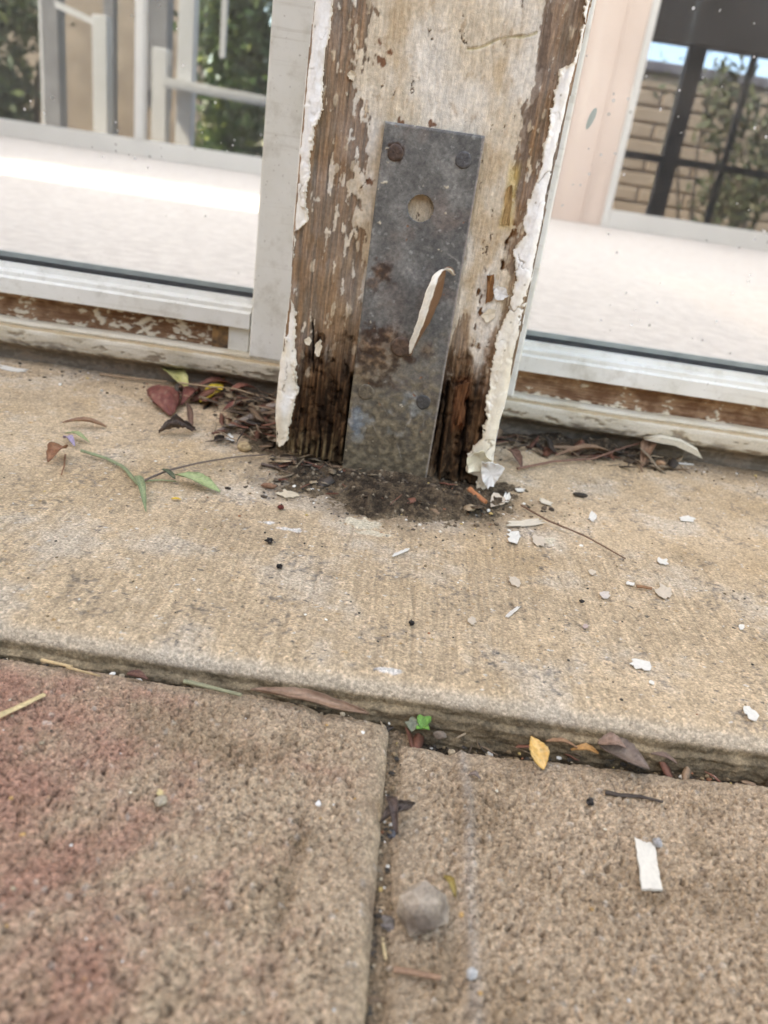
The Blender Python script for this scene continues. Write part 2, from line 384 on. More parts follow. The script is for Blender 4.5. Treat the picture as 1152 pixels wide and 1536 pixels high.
C = lerp(C, np.array((0.05, 0.042, 0.03)), sstep(0.15, 0.45, fbm(X * 130, S * 240, 4, 63) + 0.2 * (ledge - 0.5)) * sstep(0.006, 0.010, -Zp) * 0.5)
# stains: dark soil spread in front of the post and along the wall foot
st = sstep(1.05, 0.35, np.hypot((X - 0.004) / 0.115, (Y + 0.014) / 0.068) + 0.35 * fbm(X * 40, Y * 40, 4, 65))
C = lerp(C, np.array((0.11, 0.078, 0.048)), st * 0.85)
wf = sstep(0.085, 0.135, Y + 0.012 * fbm(X * 40, Y * 40, 3, 66)) * (0.35 + 0.65 * sstep(0.0, 0.06, X))
C = lerp(C, np.array((0.17, 0.12, 0.07)), wf * 0.7)
# aggregate grains showing through: dark, white, amber
f1, f2, fid = worley(X * 430 + 0.8 * grain, S * 430 + 0.8 * coarse, 71)
spk = sstep(0.42, 0.22, f1 + 0.25 * grain + 0.25 * (fid * 37 % 1)) * topm * 0.8
C = lerp(C, np.array((0.12, 0.11, 0.105)), sstep(0.12, 0.40, fbm(xr * 300, sr_ * 300, 3, 79) + 0.35 * (sstep(0.0, 0.4, fbm(xr * 40, sr_ * 40, 3, 80)) - 0.6)) * topm * 0.55)
C = lerp(C, np.array((0.07, 0.07, 0.075)), spk * (fid < 0.035 + 0.08 * sstep(-0.1, 0.4, patch)))
C = lerp(C, np.array((0.72, 0.68, 0.60)), spk * (fid > 0.955))
C = lerp(C, np.array((0.45, 0.26, 0.10)), spk * ((fid > 0.5) & (fid < 0.53)))
C = C * (1 + 0.20 * grain + 0.20 * coarse * topm + 0.22 * patch * topm)[..., None]
C = lerp(C, C * 0.72, np.clip(-broom, 0, 1) * broom_m * 0.6)
# chalky white smears
for (px_, py_, rx, ry) in ((402, 784, .005, .0022), (437, 795, .008, .003), (585, 1005, .006, .002)):
    c0 = onZ(px_, py_); q = np.hypot((X - c0[0]) / rx, (Y - c0[1]) / ry) + 0.7 * fbm(X * 260, Y * 260, 3, 73)
    C = lerp(C, np.array((0.75, 0.73, 0.70)), 0.7 * sstep(1.0, 0.5, q) * topm)
for (px_, py_, rx, ry) in ((542, 786, .011, .007), (560, 800, .010, .004), (430, 742, .007, .004), (820, 810, .006, .005)):
    c0 = onZ(px_, py_); q = np.hypot((X - c0[0]) / rx, (Y - c0[1]) / ry) + 0.9 * fbm(X * 180, Y * 180, 4, 77)
    mk = sstep(0.95, 0.8, q) * topm; C = lerp(C, np.array((0.62, 0.54, 0.40)), 0.9 * mk); P[..., 2] += 0.0004 * mk
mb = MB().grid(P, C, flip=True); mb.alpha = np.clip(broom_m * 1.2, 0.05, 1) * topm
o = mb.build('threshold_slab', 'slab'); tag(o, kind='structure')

# ------------------------------------------------------------------ patio: pavers on a sand bed
patio = boxpart('patio', -3.2, 3.2, -3.2, -0.2155, -0.074, -0.052, 'yard'); tag(patio, kind='structure')
def make_paver(x0, x1, y0, y1, ztop, dense, seed, red, ridge=None, blotches=()):
    """rough aggregate face with rounded arrises, walls down to the bed"""
    xs, ys = dense
    X, Y = np.meshgrid(xs, ys, indexing='ij')
    ex = np.minimum(X - x0, x1 - X); ey = np.minimum(Y - y0, y1 - Y)
    e = np.minimum(ex, ey) + 0.0009 * fbm(X * 120, Y * 120, 3, seed + 1)
    r = 0.0065
    drop = np.where(e < r, r - np.sqrt(np.clip(r * r - (r - np.clip(e, 0, r)) ** 2, 0, None)), 0)
    edge = sstep(0.016, 0.004, e)
    wx = X + 0.0006 * perlin(X * 300, Y * 300, seed + 2); wy = Y + 0.0006 * perlin(X * 300 + 9, Y * 300, seed + 3)
    a1, a2, aid = worley(wx * 430, wy * 430, seed + 4)
    b1, b2, bid = worley(wx * 880, wy * 880, seed + 5)
    lump = np.clip(1 - (a1 / 0.72) ** 2.4, 0, 1) * (0.25 + 1.0 * aid)
    lump = np.maximum(lump, 0.9 * np.clip(1 - (worley(wx * 250 + 5, wy * 250, seed + 30)[0] / 0.45) ** 2, 0, 1))
    lump2 = np.clip(1 - (b1 / 0.75) ** 2, 0, 1) * (0.2 + 0.8 * bid)
    med = fbm(X * 110, Y * 110, 4, seed + 6)
    c1_, c2_, cid = worley(wx * 1300, wy * 1300, seed + 34); worn = sstep(-0.25, 0.35, fbm(X * 38 + 3, Y * 38, 4, seed + 35) + 0.30)
    crev = np.maximum(sstep(0.17, 0.42, fbm(wx * 560, wy * 560, 3, seed + 36, 0.6)), 0.75 * sstep(0.24, 0.48, fbm(wx * 330 + 7, wy * 330, 4, seed + 37, 0.65))) * (0.35 + 0.65 * worn)
    h = ((0.00020 + 0.00035 * worn) * lump * (0.2 + 1.5 * (aid * 7 % 1)) * 1.9 + 0.00060 * lump2 + 0.00050 * fbm(wx * 420, wy * 420, 4, seed + 38, 0.65) + 0.0003 * np.clip(1 - c1_ * 1.3, 0, 1) * cid - 0.0017 * crev + 0.0007 * med + 0.00030 * fbm(X * 900, Y * 900, 2, seed + 20)) * (1 - 0.55 * edge) + 0.0011 * fbm(X * 18, Y * 18, 3, seed + 7) - drop
    pits = sstep(0.15, 0.5, fbm(X * 240, Y * 240, 2, seed + 8)); h -= 0.0009 * pits * (1 - edge)
    smear = np.zeros_like(X)
    if ridge:
        for (rx, amp, wd) in ridge:
            q = (X - rx - 0.0015 * fbm(Y * 25, 0 * Y, 2, seed + 9)) / wd
            h += amp * np.exp(-q * q); smear = np.maximum(smear, np.exp(-q * q) * (amp > 0))
    Z = ztop(X) + h if callable(ztop) else ztop + h
    tanp = np.array((0.47, 0.335, 0.215)); dust = np.array((0.56, 0.41, 0.275)); redc = np.array((0.46, 0.235, 0.165)); dark = np.array((0.17, 0.105, 0.066))
    tone = fbm(X * 30, Y * 30, 4, seed + 10)
    C = lerp(tanp, dust, sstep(-0.3, 0.4, tone + 0.3 * lump))
    C = lerp(C, dust, (1 - worn) * 0.45)
    if red:
        rm = sstep(-0.15, 1.0, red(X, Y) + 0.9 * fbm(X * 45, Y * 45, 4, seed + 11) + 0.25 * (aid - 0.5))
        C = lerp(C, redc, rm * 0.85)
    C = lerp(C, dark, np.clip(0.15 - 0.2 * lump - 0.1 * lump2 + 0.6 * pits - 0.25 * med, 0, 1) * 0.55 * (1 - 0.6 * edge))
    C = lerp(C, dark * 0.6, crev * 0.72 * (1 - 0.6 * edge))  # dirt in the pits, deepened to paint in crevice shade
    C = lerp(C, np.array((0.42, 0.315, 0.215)), edge * 0.6)
    C = lerp(C, np.array((0.46, 0.41, 0.36)), smear * 0.40)
    brown = sstep(0.1, 0.5, fbm(X * 40 + 7, Y * 26, 3, seed + 12)); C = lerp(C, np.array((0.26, 0.175, 0.10)), brown * 0.40)
    for (sx_, sy_, sr1, sr2) in blotches:
        C = lerp(C, np.array((0.20, 0.135, 0.075)), 0.45 * sstep(1.0, 0.2, np.hypot((X - sx_) / sr1, (Y - sy_) / sr2) + 0.5 * fbm(X * 90, Y * 90, 3, seed + 33)))  # darker brown blotches at the given centres
    gr = sstep(0.5, 0.25, a1)
    C = lerp(C, np.array((0.50, 0.44, 0.37)), gr * (aid > 0.97) * 0.5)
    C = C * (1 + 0.16 * (aid - 0.5) + 0.14 * (bid - 0.5))[..., None]
    return MB().grid(np.stack((X, Y, Z), -1), C, skirt=(0, 0, -0.04))
SEAM = 0.0166
zl_ = lambda X: -0.0095 - 0.0040 * sstep(-0.04, 0.016, X)
zr_ = lambda X: -0.0198 + 0.048 * np.clip(X - 0.034, 0, 0.2)
YK = -0.2205                                                          # the pavers' edge facing the slab
redness = lambda X, Y: 0.95 * sstep(-0.01, -0.15, X + 0.35 * (Y + 0.25)) * sstep(-0.205, -0.235, Y) - 0.10
dl = (axis((-0.30, -0.175, 0.0018), (-0.175, SEAM - 0.0018, 0.00043)), axis((-0.53, -0.365, 0.0018), (-0.365, YK, 0.00043)))
p1 = make_paver(-0.30, SEAM - 0.0018, -0.53, YK + 0.0016, zl_, dl, 100, redness, [(-0.0115, -0.0016, 0.0035)], [(-0.012, -0.30, .004, .05), (*onZ(460, 1260, -0.01)[:2], .006, .009)]).build('paver', 'paver', patio)
p1['label'] = 'reddish rough paver on the left'
dr = (axis((SEAM + 0.0018, 0.20, 0.00043), (0.20, 0.335, 0.0018)), axis((-0.53, -0.345, 0.0018), (-0.345, YK - 0.001, 0.00043)))
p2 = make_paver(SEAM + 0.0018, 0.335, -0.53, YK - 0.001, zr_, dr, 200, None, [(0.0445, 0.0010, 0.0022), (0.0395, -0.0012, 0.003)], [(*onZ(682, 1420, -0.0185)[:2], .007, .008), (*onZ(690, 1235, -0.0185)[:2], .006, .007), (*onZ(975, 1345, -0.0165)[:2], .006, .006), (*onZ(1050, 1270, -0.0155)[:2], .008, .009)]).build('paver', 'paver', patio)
p2['label'] = 'tan rough paver on the right'
cx = axis((0.0, 0.31, 0.006)); generic = None
for i in range(-5, 5):
    for j in range(0, 5):
        if j == 0 and i in (-1, 0): continue
        if generic is None:
            generic = make_paver(0.0, 0.31, 0.0, 0.31, 0.0, (cx, cx), 300, None).build('paver', 'paver', patio)
            o = generic
        else:
            o = link_mesh('paver', generic.data, patio)
        o.location = (SEAM + 0.0018 + i * 0.3155 if i >= 0 else SEAM - 0.3124 + (i + 1) * 0.3155, -0.532 - 0.3155 * (j - 1) - 0.31 - 0.004 if j > 0 else YK - 0.312, -0.018)

# soil in the joints
def soil_grid(xs, ys, base, amp, seed, shape=None):
    X, Y = np.meshgrid(xs, ys, indexing='ij')
    a1, a2, aid = worley(X * 420, Y * 420, seed); b1, b2, bid = worley(X * 900, Y * 900, seed + 1)
    n = fbm(X * 90, Y * 90, 4, seed + 2)
    h = amp * (0.8 * np.clip(1 - (a1 / 0.8) ** 2, 0, 1) * aid + 0.45 * np.clip(1 - (b1 / 0.8) ** 2, 0, 1) * bid + 1.1 * n)
    Z = base + h
    C = lerp(np.array((0.040, 0.028, 0.018)), np.array((0.12, 0.084, 0.052)), sstep(-0.3, 0.5, n + 0.5 * (aid - 0.5)))
    C = lerp(C, np.array((0.30, 0.24, 0.17)), (aid > 0.94) * 0.8 * sstep(0.5, 0.3, a1))
    return X, Y, Z, C
X, Y, Z, C = soil_grid(axis((SEAM - 0.009, SEAM + 0.009, 0.0005)), axis((-0.53, -0.36, 0.004), (-0.36, -0.213, 0.0006)), -0.0222, 0.0012, 400)
C = lerp(C, np.array((0.30, 0.21, 0.13)), 0.8)
m = MB().grid(np.stack((X, Y, Z), -1), C)
X, Y, Z, C = soil_grid(axis((-3.2, -0.25, 0.05), (-0.25, 0.28, 0.0008), (0.28, 3.2, 0.05)), axis((-0.2290, -0.2100, 0.0005)), -0.0265, 0.0016, 410)
Z = Z + 0.0085 * sstep(0.02, -0.02, X) + 0.005 * sstep(0.06, 0.16, X)
m.grid(np.stack((X, Y, Z), -1), C)
o = m.build('joint_soil', 'soil'); tag(o, 'dark damp soil packed into the paver joint and kerb crack', 'soil', kind='stuff')

# ================================================================== THE POST
post = empty('timber_post', 'square wooden post with peeling white paint, rotted foot and grey steel strap', 'post')
XL, XR, ZT = -0.0765, 0.0662, 0.345
xs = np.linspace(XL, XR, 330); zs = np.linspace(0.0005, ZT, 760)
X, Z = np.meshgrid(xs, zs, indexing='ij')
PX, PY = to_px(X, 0 * X, Z)                                           # where each spot lies in the photo: used to follow its stains and edges
def bx(pts):
    y = np.array([p[1] for p in pts], float); x = np.array([p[0] for p in pts], float); return lambda q: np.interp(q, y, x)
LB = bx([(503, -60), (499, 0), (495, 45), (486, 86), (484, 130), (483, 171), (472, 194), (465, 248), (459, 289), (463, 330), (443, 348), (438, 397), (434, 419), (434, 446), (444, 468), (441, 509), (447, 586), (436, 622), (432, 658), (420, 669), (412, 676)])
LS = bx([(478, -60), (470, 0), (459, 90), (447, 226), (438, 339), (434, 437), (427, 486), (411, 604), (413, 662), (413, 680)])
RB = bx([(884, -60), (878, 0), (878, 27), (865, 81), (860, 95), (840, 104), (831, 149), (820, 208), (808, 266), (797, 293), (784, 334), (788, 352), (771, 375), (775, 405), (768, 446), (759, 477), (743, 509), (738, 554), (732, 590), (729, 631), (723, 658), (703, 680), (700, 706), (718, 714), (716, 735)])
RS = bx([(900, -60), (890, 0), (869, 90), (829, 271), (804, 397), (784, 495), (761, 599), (747, 649), (741, 694), (743, 717), (738, 735)])
jag = 5.5 * fbm(X * 170, Z * 170, 4, 501) + 2.5 * fbm(X * 600, Z * 500, 2, 502)
dL = PX - LB(PY) + jag; dR = RB(PY) - PX + jag                        # >0 inside the unpainted field
# grain
warp = 0.0012 * fbm(X * 30, Z * 12, 3, 503)
g1 = perlin((X + warp) * 420, Z * 14, 504); g2 = perlin((X + warp) * 950, Z * 45, 505); g3 = fbm((X + warp) * 170, Z * 9, 3, 506)
fiber = 0.55 * g1 + 0.35 * g2 + 0.35 * g3
crk = sstep(0.30, 0.55, perlin((X + warp) * 260, Z * 9 + 3, 507))
n1 = fbm(X * 70, Z * 45, 5, 508); n2 = fbm(X * 160, Z * 110, 4, 509); n3 = fbm(X * 420, Z * 240, 3, 510)
# cream undercoat left on the wood, in the middle and in patches
LW = bx([(575, -60), (562, 0), (545, 60), (540, 130), (548, 200), (540, 260), (535, 320), (548, 400), (560, 470), (620, 520), (700, 560)])
RW = bx([(832, -60), (820, 0), (808, 100), (785, 200), (775, 260), (755, 340), (735, 420), (700, 470), (660, 560)])
cream = np.minimum((PX - LW(PY)) / 34, (RW(PY) - PX) / 30) + 1.0 * n1 + 0.5 * n2 + 0.6 * fbm(X * 260, Z * 45, 4, 542)
leftpatch = sstep(440, 300, PY) * sstep(180, 260, PY) * 0.55 + sstep(380, 440, PY) * 0.3 + 0.2 * sstep(200, 60, PY) * sstep(540, 560, PX)
nst = fbm(X * 240, Z * 60, 4, 541); cream = np.maximum(cream, nst * 2.0 + n3 * 0.7 - 0.80 + leftpatch * sstep(470, 505, PX))
rightfield = sstep(700, 715, PX) * sstep(290, 380, PY) * (1 - sstep(500, 580, PY))
cream = np.maximum(cream, (0.45 + 1.2 * n1 + 0.7 * n2) * rightfield * sstep(6, 26, dR))
cm = sstep(-0.06, 0.10, cream)
greystrip = sstep(0.0, 0.10, 0.32 - np.abs((PX - RW(PY) - 4) / 26) + 0.5 * n2) * sstep(260, 235, PY)
rotL = sstep(470, 600, PY + 60 * n1 + 30 * n2) * sstep(560, 520, PX); rotR = sstep(500, 600, PY + 70 * n1 - 0.35 * (PX - 690)) * sstep(640, 655, PX)
rot = np.maximum(rotL, rotR)
cm = cm * (1 - np.maximum(rot * 0.93, 0))
brownA = np.array((0.108, 0.043, 0.016)); brownB = np.array((0.275, 0.122, 0.047)); brownD = np.array((0.040, 0.021, 0.010))
C = lerp(brownA, brownB, sstep(-0.35, 0.45, fiber + 0.4 * n1))
C = lerp(C, brownD, np.clip(-fiber - 0.05, 0, 1) * 1.3 * (1 - 0.5 * cm))
C = lerp(C, np.array((0.36, 0.25, 0.15)), sstep(300, 420, PY) * sstep(470, 540, PX) * sstep(-0.3, 0.4, n1 + 0.4 * fiber) * 0.7)
creamA = np.array((0.63, 0.53, 0.40)); creamB = np.array((0.70, 0.64, 0.55)); creamC = np.array((0.52, 0.39, 0.25))
CC = lerp(creamA, creamB, sstep(-0.3, 0.4, fbm(X * 35, Z * 25, 4, 511))) * (1 + 0.25 * perlin(X * 330 + 0.8 * n1, Z * 70, 530) * 0.6 + 0.22 * n3)[..., None]
CC = lerp(CC, creamC, sstep(0.05, 0.55, fbm(X * 55, Z * 30, 4, 512) + 0.25 * sstep(120, 330, PY) + 0.12 * g3) * 0.85)
CC = lerp(CC, np.array((0.34, 0.22, 0.12)), sstep(0.28, 0.55, n2 + 0.4 * n3) * 0.45)
C = lerp(C, CC, cm)
C = lerp(C, np.array((0.22, 0.155, 0.115)), greystrip * 0.85)
C = lerp(C, lerp(np.array((0.024, 0.013, 0.007)), np.array((0.15, 0.078, 0.037)), sstep(-0.1, 0.6, fiber + 0.5 * n2)), rot * 0.88)
C = lerp(C, np.array((0.25, 0.125, 0.06)), sstep(650, 690, PX) * sstep(470, 540, PY) * sstep(700, 640, PY) * sstep(-0.1, 0.5, n1 + 0.3 * fiber + 0.1) * 0.6)
gold = sstep(635, 680, PY + 20 * n2) * sstep(520, 500, PX) * sstep(-0.2, 0.4, fiber); C = lerp(C, np.array((0.34, 0.25, 0.13)), gold * 0.7)
redsp = sstep(14, 6, np.abs(PX - (696 - 0.10 * (PY - 560)) + 5 * n2)) * sstep(560, 575, PY) * sstep(655, 635, PY); C = lerp(C, np.array((0.26, 0.105, 0.05)), redsp * 0.9)
hq = np.hypot(PX - 631, PY - 313); C = lerp(C, np.array((0.60, 0.48, 0.34)), sstep(34, 28, hq) * 0.85)
# dirt washed over the lowest part, orange wisps, flecks
C = lerp(C, np.array((0.12, 0.085, 0.05)), sstep(0.012, 0.003, Z + 0.004 * n1) * 0.6)
yel = sstep(13, 5, np.abs(PX - (772 - 0.16 * (PY - 250)) + 4 * n2)) * sstep(235, 262, PY) * sstep(352, 330, PY); C = lerp(C, np.array((0.62, 0.44, 0.14)), yel * 0.6)
d1, d2, did = worley(X * 260 + 1.3 * n2, Z * 190 + 1.3 * n3, 520)
fl = sstep(0.26, 0.12, d1 + 0.2 * (did * 91 % 1)) * (did > 0.93); C = lerp(C, np.array((0.10, 0.055, 0.03)), fl * (cm > 0.4) * 0.9)
e1, e2, eid = worley(X * 230, Z * 110, 521)
fl2 = sstep(0.40, 0.20, e1 + 0.5 * n2 + 0.3 * n3) * (eid > 0.90) * (cm < 0.5); C = lerp(C, np.array((0.60, 0.48, 0.34)), fl2 * 0.85 * sstep(3, 12, dL) * (1 - rot))
for (qx, qy, r) in ((568, 62, 10), (572, 92, 7), (601, 184, 8), (648, 187, 6), (556, 275, 6), (583, 78, 6)):
    q = np.hypot(PX - qx, (PY - qy) * 0.8) / r + 1.2 * n2 + 0.8 * n3
    C = lerp(C, np.array((0.17, 0.062, 0.026)), sstep(1.0, 0.5, q) * 0.9)
# knife scratch in the cream coat, a shadow line painted along its upper side
sc_t = np.clip((PX - 700) / (806 - 700), 0, 1); sc_d = np.abs(PY - (74 - 26 * sc_t + 3 * np.sin(sc_t * 9))) + 40 * ((PX < 700) | (PX > 806))
scr = sstep(3.6, 1.0, sc_d * (1 + 0.8 * (1 - sc_t)) + 3.0 * n2); C = lerp(C, np.array((0.56, 0.48, 0.28)), scr * 0.7); C = lerp(C, np.array((0.2, 0.15, 0.08)), sstep(2.2, 0.8, np.abs(sc_d - 3.0) + 3 * n2) * 0.4 * (PY < 74 - 26 * sc_t))
# relief
H = 0.00055 * fiber * (1 - 0.75 * cm) * (1 + 1.0 * rot) - 0.0012 * crk * (1 - cm) * (0.4 + rot) + 0.00055 * cm
wr = perlin(X * 330 + 0.8 * n1, Z * 70, 530) + 0.6 * perlin(X * 700, Z * 160, 531)
H += cm * 0.00032 * wr + 0.0007 * n1 - 0.0005 * scr - 0.0007 * fl * cm + 0.0004 * fl2 * (1 - rot)
H -= rot * 0.0030 * sstep(0.05, 0.45, n2 + 0.4 * n1) + rot * 0.0009 * n3
C = lerp(C, np.array((0.018, 0.011, 0.007)), rot * sstep(0.1, 0.45, n2 + 0.4 * n1) * 0.7); C = lerp(C, np.array((0.20, 0.115, 0.06)), rot * sstep(0.15, 0.5, -n2 + 0.5 * n3) * 0.55)
H -= rotR * 0.0030 * sstep(0.0, 0.35, perlin((X + warp) * 150, Z * 10, 533)) + rotL * 0.0012 * sstep(0.05, 0.4, perlin((X + warp) * 170, Z * 22, 534))
slot = sstep(5.0, 2.5, np.abs(PX - np.interp(PY, [565, 690], [529, 517]))) * sstep(555, 575, PY); H -= 0.008 * slot
C = lerp(C, np.array((0.02, 0.014, 0.01)), slot * 0.8)
for (qx0, qy0, qx1, qy1, wd, dp) in ((672, 575, 655, 718, 3.0, .006), (703, 600, 688, 722, 3.0, .006), (468, 480, 470, 560, 2.2, .003), (480, 620, 478, 690, 1.8, .003)):
    q = np.abs(PX - np.interp(PY, [qy0, qy1], [qx0, qx1]) + 4 * n2); inb = sstep(qy0 - 8, qy0 + 12, PY) * sstep(qy1 + 6, qy1 - 6, PY)
    H -= dp * sstep(wd, wd * 0.4, q) * inb; C = lerp(C, np.array((0.025, 0.016, 0.010)), sstep(wd, wd * 0.4, q) * inb * 0.8)
# rounded arrises
e = np.minimum(X - XL, XR - X); rr = 0.004
back = np.where(e < rr, rr - np.sqrt(np.clip(rr * rr - (rr - np.clip(e, 0, rr)) ** 2, 0, None)), 0)
Yw = -H + back
zb = np.interp(PX, [405, 413, 513, 517, 640, 650, 700, 716, 745], [676, 677, 699, 735, 735, 724, 726, 731, 722]) - 3 + 3.0 * fbm(X * 300, 0 * X, 3, 540)
keepv = (PY < zb) & (PX > LS(PY) + 2.0) & (PX < RS(PY) - 1.0)
kf = keepv[:-1, :-1] & keepv[1:, :-1] & keepv[1:, 1:] & keepv[:-1, 1:]
m = MB().grid(np.stack((X, Yw, Z), -1), C, keep=kf, skirt=(0, 0.012, 0)); m.alpha = np.clip(1 - 0.85 * cm, 0, 1)
m.box(XL + 0.004, XR - 0.004, 0.0085, 0.114, 0.009, ZT, brownD * 1.5)
m.box(XL + 0.001, XR - 0.001, 0.0, 0.114, ZT + 0.0002, 2.35, np.array((0.5, 0.42, 0.32)))
m.build('wood_core', 'wood', post)
# films of old white paint down both arrises
def paint_film(side, seed):
    if side < 0:
        inside = -dL + 1.5; out = PX - LS(PY); x_ok = X < -0.035
    else:
        inside = -dR + 1.5; out = RS(PY) - PX; x_ok = X > 0.03
    out = out + 1.6 * fbm(X * 0 + seed, Z * 130, 4, seed)
    thick = 0.0011 + 0.0005 * fbm(X * 60, Z * 50, 3, seed + 1)
    lift = 0.0020 * sstep(9, 0, inside) * sstep(-0.1, 0.4, fbm(X * 40, Z * 40, 2, seed + 2))
    lump = 0.0009 * fbm(X * 85, Z * 60, 3, seed + 3) + 0.00020 * fbm(X * 330, Z * 240, 3, seed + 4)
    q1, q2, qid = worley(X * 95 + 0.5 * fbm(X * 150, Z * 100, 3, seed + 8), Z * 42 + 0.6 * fbm(X * 120, Z * 90, 3, seed + 9), seed + 10)
    crk_ = sstep(0.055, 0.012, q2 - q1) * sstep(-0.05, 0.25, fbm(X * 30, Z * 22, 3, seed + 11))
    h = 0.0006 + thick + lift + lump - 0.0009 * crk_ + 0.0005 * (qid - 0.5)
    cur = np.where(out < 16, 0.006 * (1 - np.sqrt(np.clip(1 - (1 - np.clip(out, 0, 16) / 16) ** 2, 0, 1))), 0)
    Yp = -h + cur
    zlim = np.interp(PX, [405, 432, 440], [668, 672, 640]) if side < 0 else np.interp(PX, [695, 716, 745], [716, 738, 722])
    keepv = (inside > 0) & (out > 0) & x_ok & (PY < zlim + 3 * fbm(X * 200, Z * 0, 3, seed + 5))
    kf = keepv[:-1, :-1] & keepv[1:, :-1] & keepv[1:, 1:] & keepv[:-1, 1:]
    warm = sstep(-0.2, 0.5, fbm(X * 45, Z * 30, 4, seed + 6) + 0.5 * sstep(300, 650, PY) - 0.18)
    Cp = lerp(np.array((0.84, 0.82, 0.78)), np.array((0.72, 0.63, 0.46)), warm * 0.75)
    Cp = lerp(Cp, np.array((0.66, 0.56, 0.40)), sstep(5, 0.5, inside) * 0.6)
    Cp = lerp(Cp, np.array((0.30, 0.23, 0.15)), crk_ * 0.75); Cp = lerp(Cp, np.array((0.50, 0.42, 0.30)), sstep(0.1, 0.5, fbm(X * 120, Z * 60, 4, seed + 12)) * 0.35)
    k1, k2, kid = worley(X * 160, Z * 130, seed + 7); Cp = lerp(Cp, np.array((0.30, 0.25, 0.18)), sstep(0.12, 0.05, k1) * (kid > 0.8) * 0.8)
    ring = np.abs(k1 - 0.22) ; Cp = lerp(Cp, np.array((0.5, 0.45, 0.36)), sstep(0.03, 0.01, ring) * (kid < 0.06) * 0.5)
    return MB().grid(np.stack((X, Yp, Z), -1), Cp, keep=kf, skirt=(0, 0.0042, 0)).build('paint_film', 'paint', post)
paint_film(-1, 600); paint_film(1, 620)
f = boxpart('painted_side', XL + 0.0028, XL + 0.0039, 0.0095, 0.1135, 0.012, ZT, 'white', post)
f = boxpart('painted_side', XR - 0.0039, XR - 0.0026, 0.0095, 0.1135, 0.012, ZT, 'white', post)

# loose flakes still clinging to the wood
def flake(name, corners, Yp, thick, colr, mat, parent, curl=0.0, tilt=0.0, seed=0):
    """flat scrap on the post's face: photo outline, own thickness, edge lifted"""
    pts = [np.array(c, float) for c in corners]; ring = []
    for a, b in zip(pts, pts[1:] + pts[:1]):
        for k in range(4): ring.append(a + (b - a) * k / 4)
    ring = np.array(ring); cen = ring.mean(0)
    rs = np.random.default_rng(seed); ring = ring + rs.normal(0, 0.035, ring.shape) * np.abs(ring - cen).max()
    W = np.array([onY(x, y, Yp) for x, y in ring]); cw = W.mean(0)
    rad = np.linalg.norm(W - cw, axis=1); W[:, 1] -= curl * rs.random(len(W)) * (rad / rad.max()) + tilt * (W[:, 2] - cw[2])
    k = len(W); mid = cw * 0.5 + W * 0.5; mid[:, 1] = Yp - thick * 0.4
    top = np.vstack((W, mid, cw[None])); bot = top.copy(); bot[:, 1] += thick
    T = []
    for i in range(k):
        j = (i + 1) % k; T += [(i, j, k + j), (i, k + j, k + i), (k + i, k + j, 2 * k)]
    m = MB(); cc = np.array(colr) * (1 + 0.08 * rs.normal(size=(2 * k + 1, 1)))
    m.tris(top, T, cc); m.tris(bot, [t[::-1] for t in T], cc * 0.85)
    m.quads(np.vstack((W, bot[:k])), [(i, (i + 1) % k + 0, k + (i + 1) % k, k + i) for i in range(k)], np.array(colr) * 0.9)
    return m.build(name, mat, parent)
cream_c = (0.66, 0.57, 0.43)
for i, cs in enumerate([
    [(520, 112), (528, 105), (535, 111), (530, 122), (524, 118)], [(474, 514), (481, 509), (483, 520), (478, 537), (472, 530)], [(456, 510), (463, 505), (468, 511), (464, 518), (458, 516)],
    [(740, 436), (748, 429), (758, 432), (763, 444), (752, 450), (742, 449)], [(722, 474), (733, 463), (744, 464), (742, 475), (730, 484)]]):
    flake('paint_flake', cs, -0.0014, 0.0009, (0.72, 0.70, 0.66) if i == 3 else cream_c, 'paint', post, 0.0014, 0, 640 + i)
flake('wood_splinter', [(731, 414), (741, 412), (740, 450), (729, 455)], -0.0016, 0.0013, (0.30, 0.14, 0.06), 'wood', post, 0.003, 0.05, 660)
flake('wood_splinter', [(689, 578), (702, 572), (694, 632), (682, 640)], -0.0002, 0.0022, (0.20, 0.085, 0.04), 'wood', post, 0.003, 0.03, 661)
flake('wood_splinter', [(759, 282), (770, 276), (764, 338), (753, 336)], -0.0008, 0.0010, (0.46, 0.29, 0.13), 'wood', post, 0.002, 0.02, 662)
for i, cs in enumerate([[(722, 690), (744, 694), (757, 702), (748, 716), (740, 728), (728, 729), (722, 715)], [(700, 686), (722, 672), (738, 690), (720, 706), (702, 706)]]):
    flake('paint_flake', cs, -0.003 - 0.002 * (1 - i), 0.0011, (0.78, 0.76, 0.70) if i == 0 else (0.74, 0.68, 0.50), 'paint', post, 0.006, 0.0, 670 + i)

# ------------------------------------------------------------------ steel strap nailed to the post
PXL, PXR, PZ0, PZ1, PYF = -0.0304, 0.0233, -0.004, 0.2034, -0.0052
nx, nz = 118, 440
X, Z = np.meshgrid(np.linspace(PXL, PXR, nx), np.linspace(PZ0, PZ1, nz), indexing='ij')
hc = onY(631, 313, PYF); HR = 0.0072
q = np.hypot(X - hc[0], Z - hc[2]); step = (PXR - PXL) / (nx - 1)
near = np.abs(q - HR) < step * 0.75
X = np.where(near, hc[0] + (X - hc[0]) / q * HR, X); Z = np.where(near, hc[2] + (Z - hc[2]) / q * HR, Z)
q = np.hypot(X - hc[0], Z - hc[2]); qc = 0.25 * (q[:-1, :-1] + q[1:, :-1] + q[1:, 1:] + q[:-1, 1:])
PX, PY = to_px(X, 0 * X + PYF, Z)
n1 = fbm(X * 60, Z * 60, 5, 701); n2 = fbm(X * 220, Z * 220, 4, 702); n3 = fbm(X * 30, Z * 24, 3, 703)
C = lerp(np.array((0.118, 0.113, 0.103)), np.array((0.205, 0.198, 0.180)), sstep(-0.3, 0.35, n1 + 0.4 * n3))
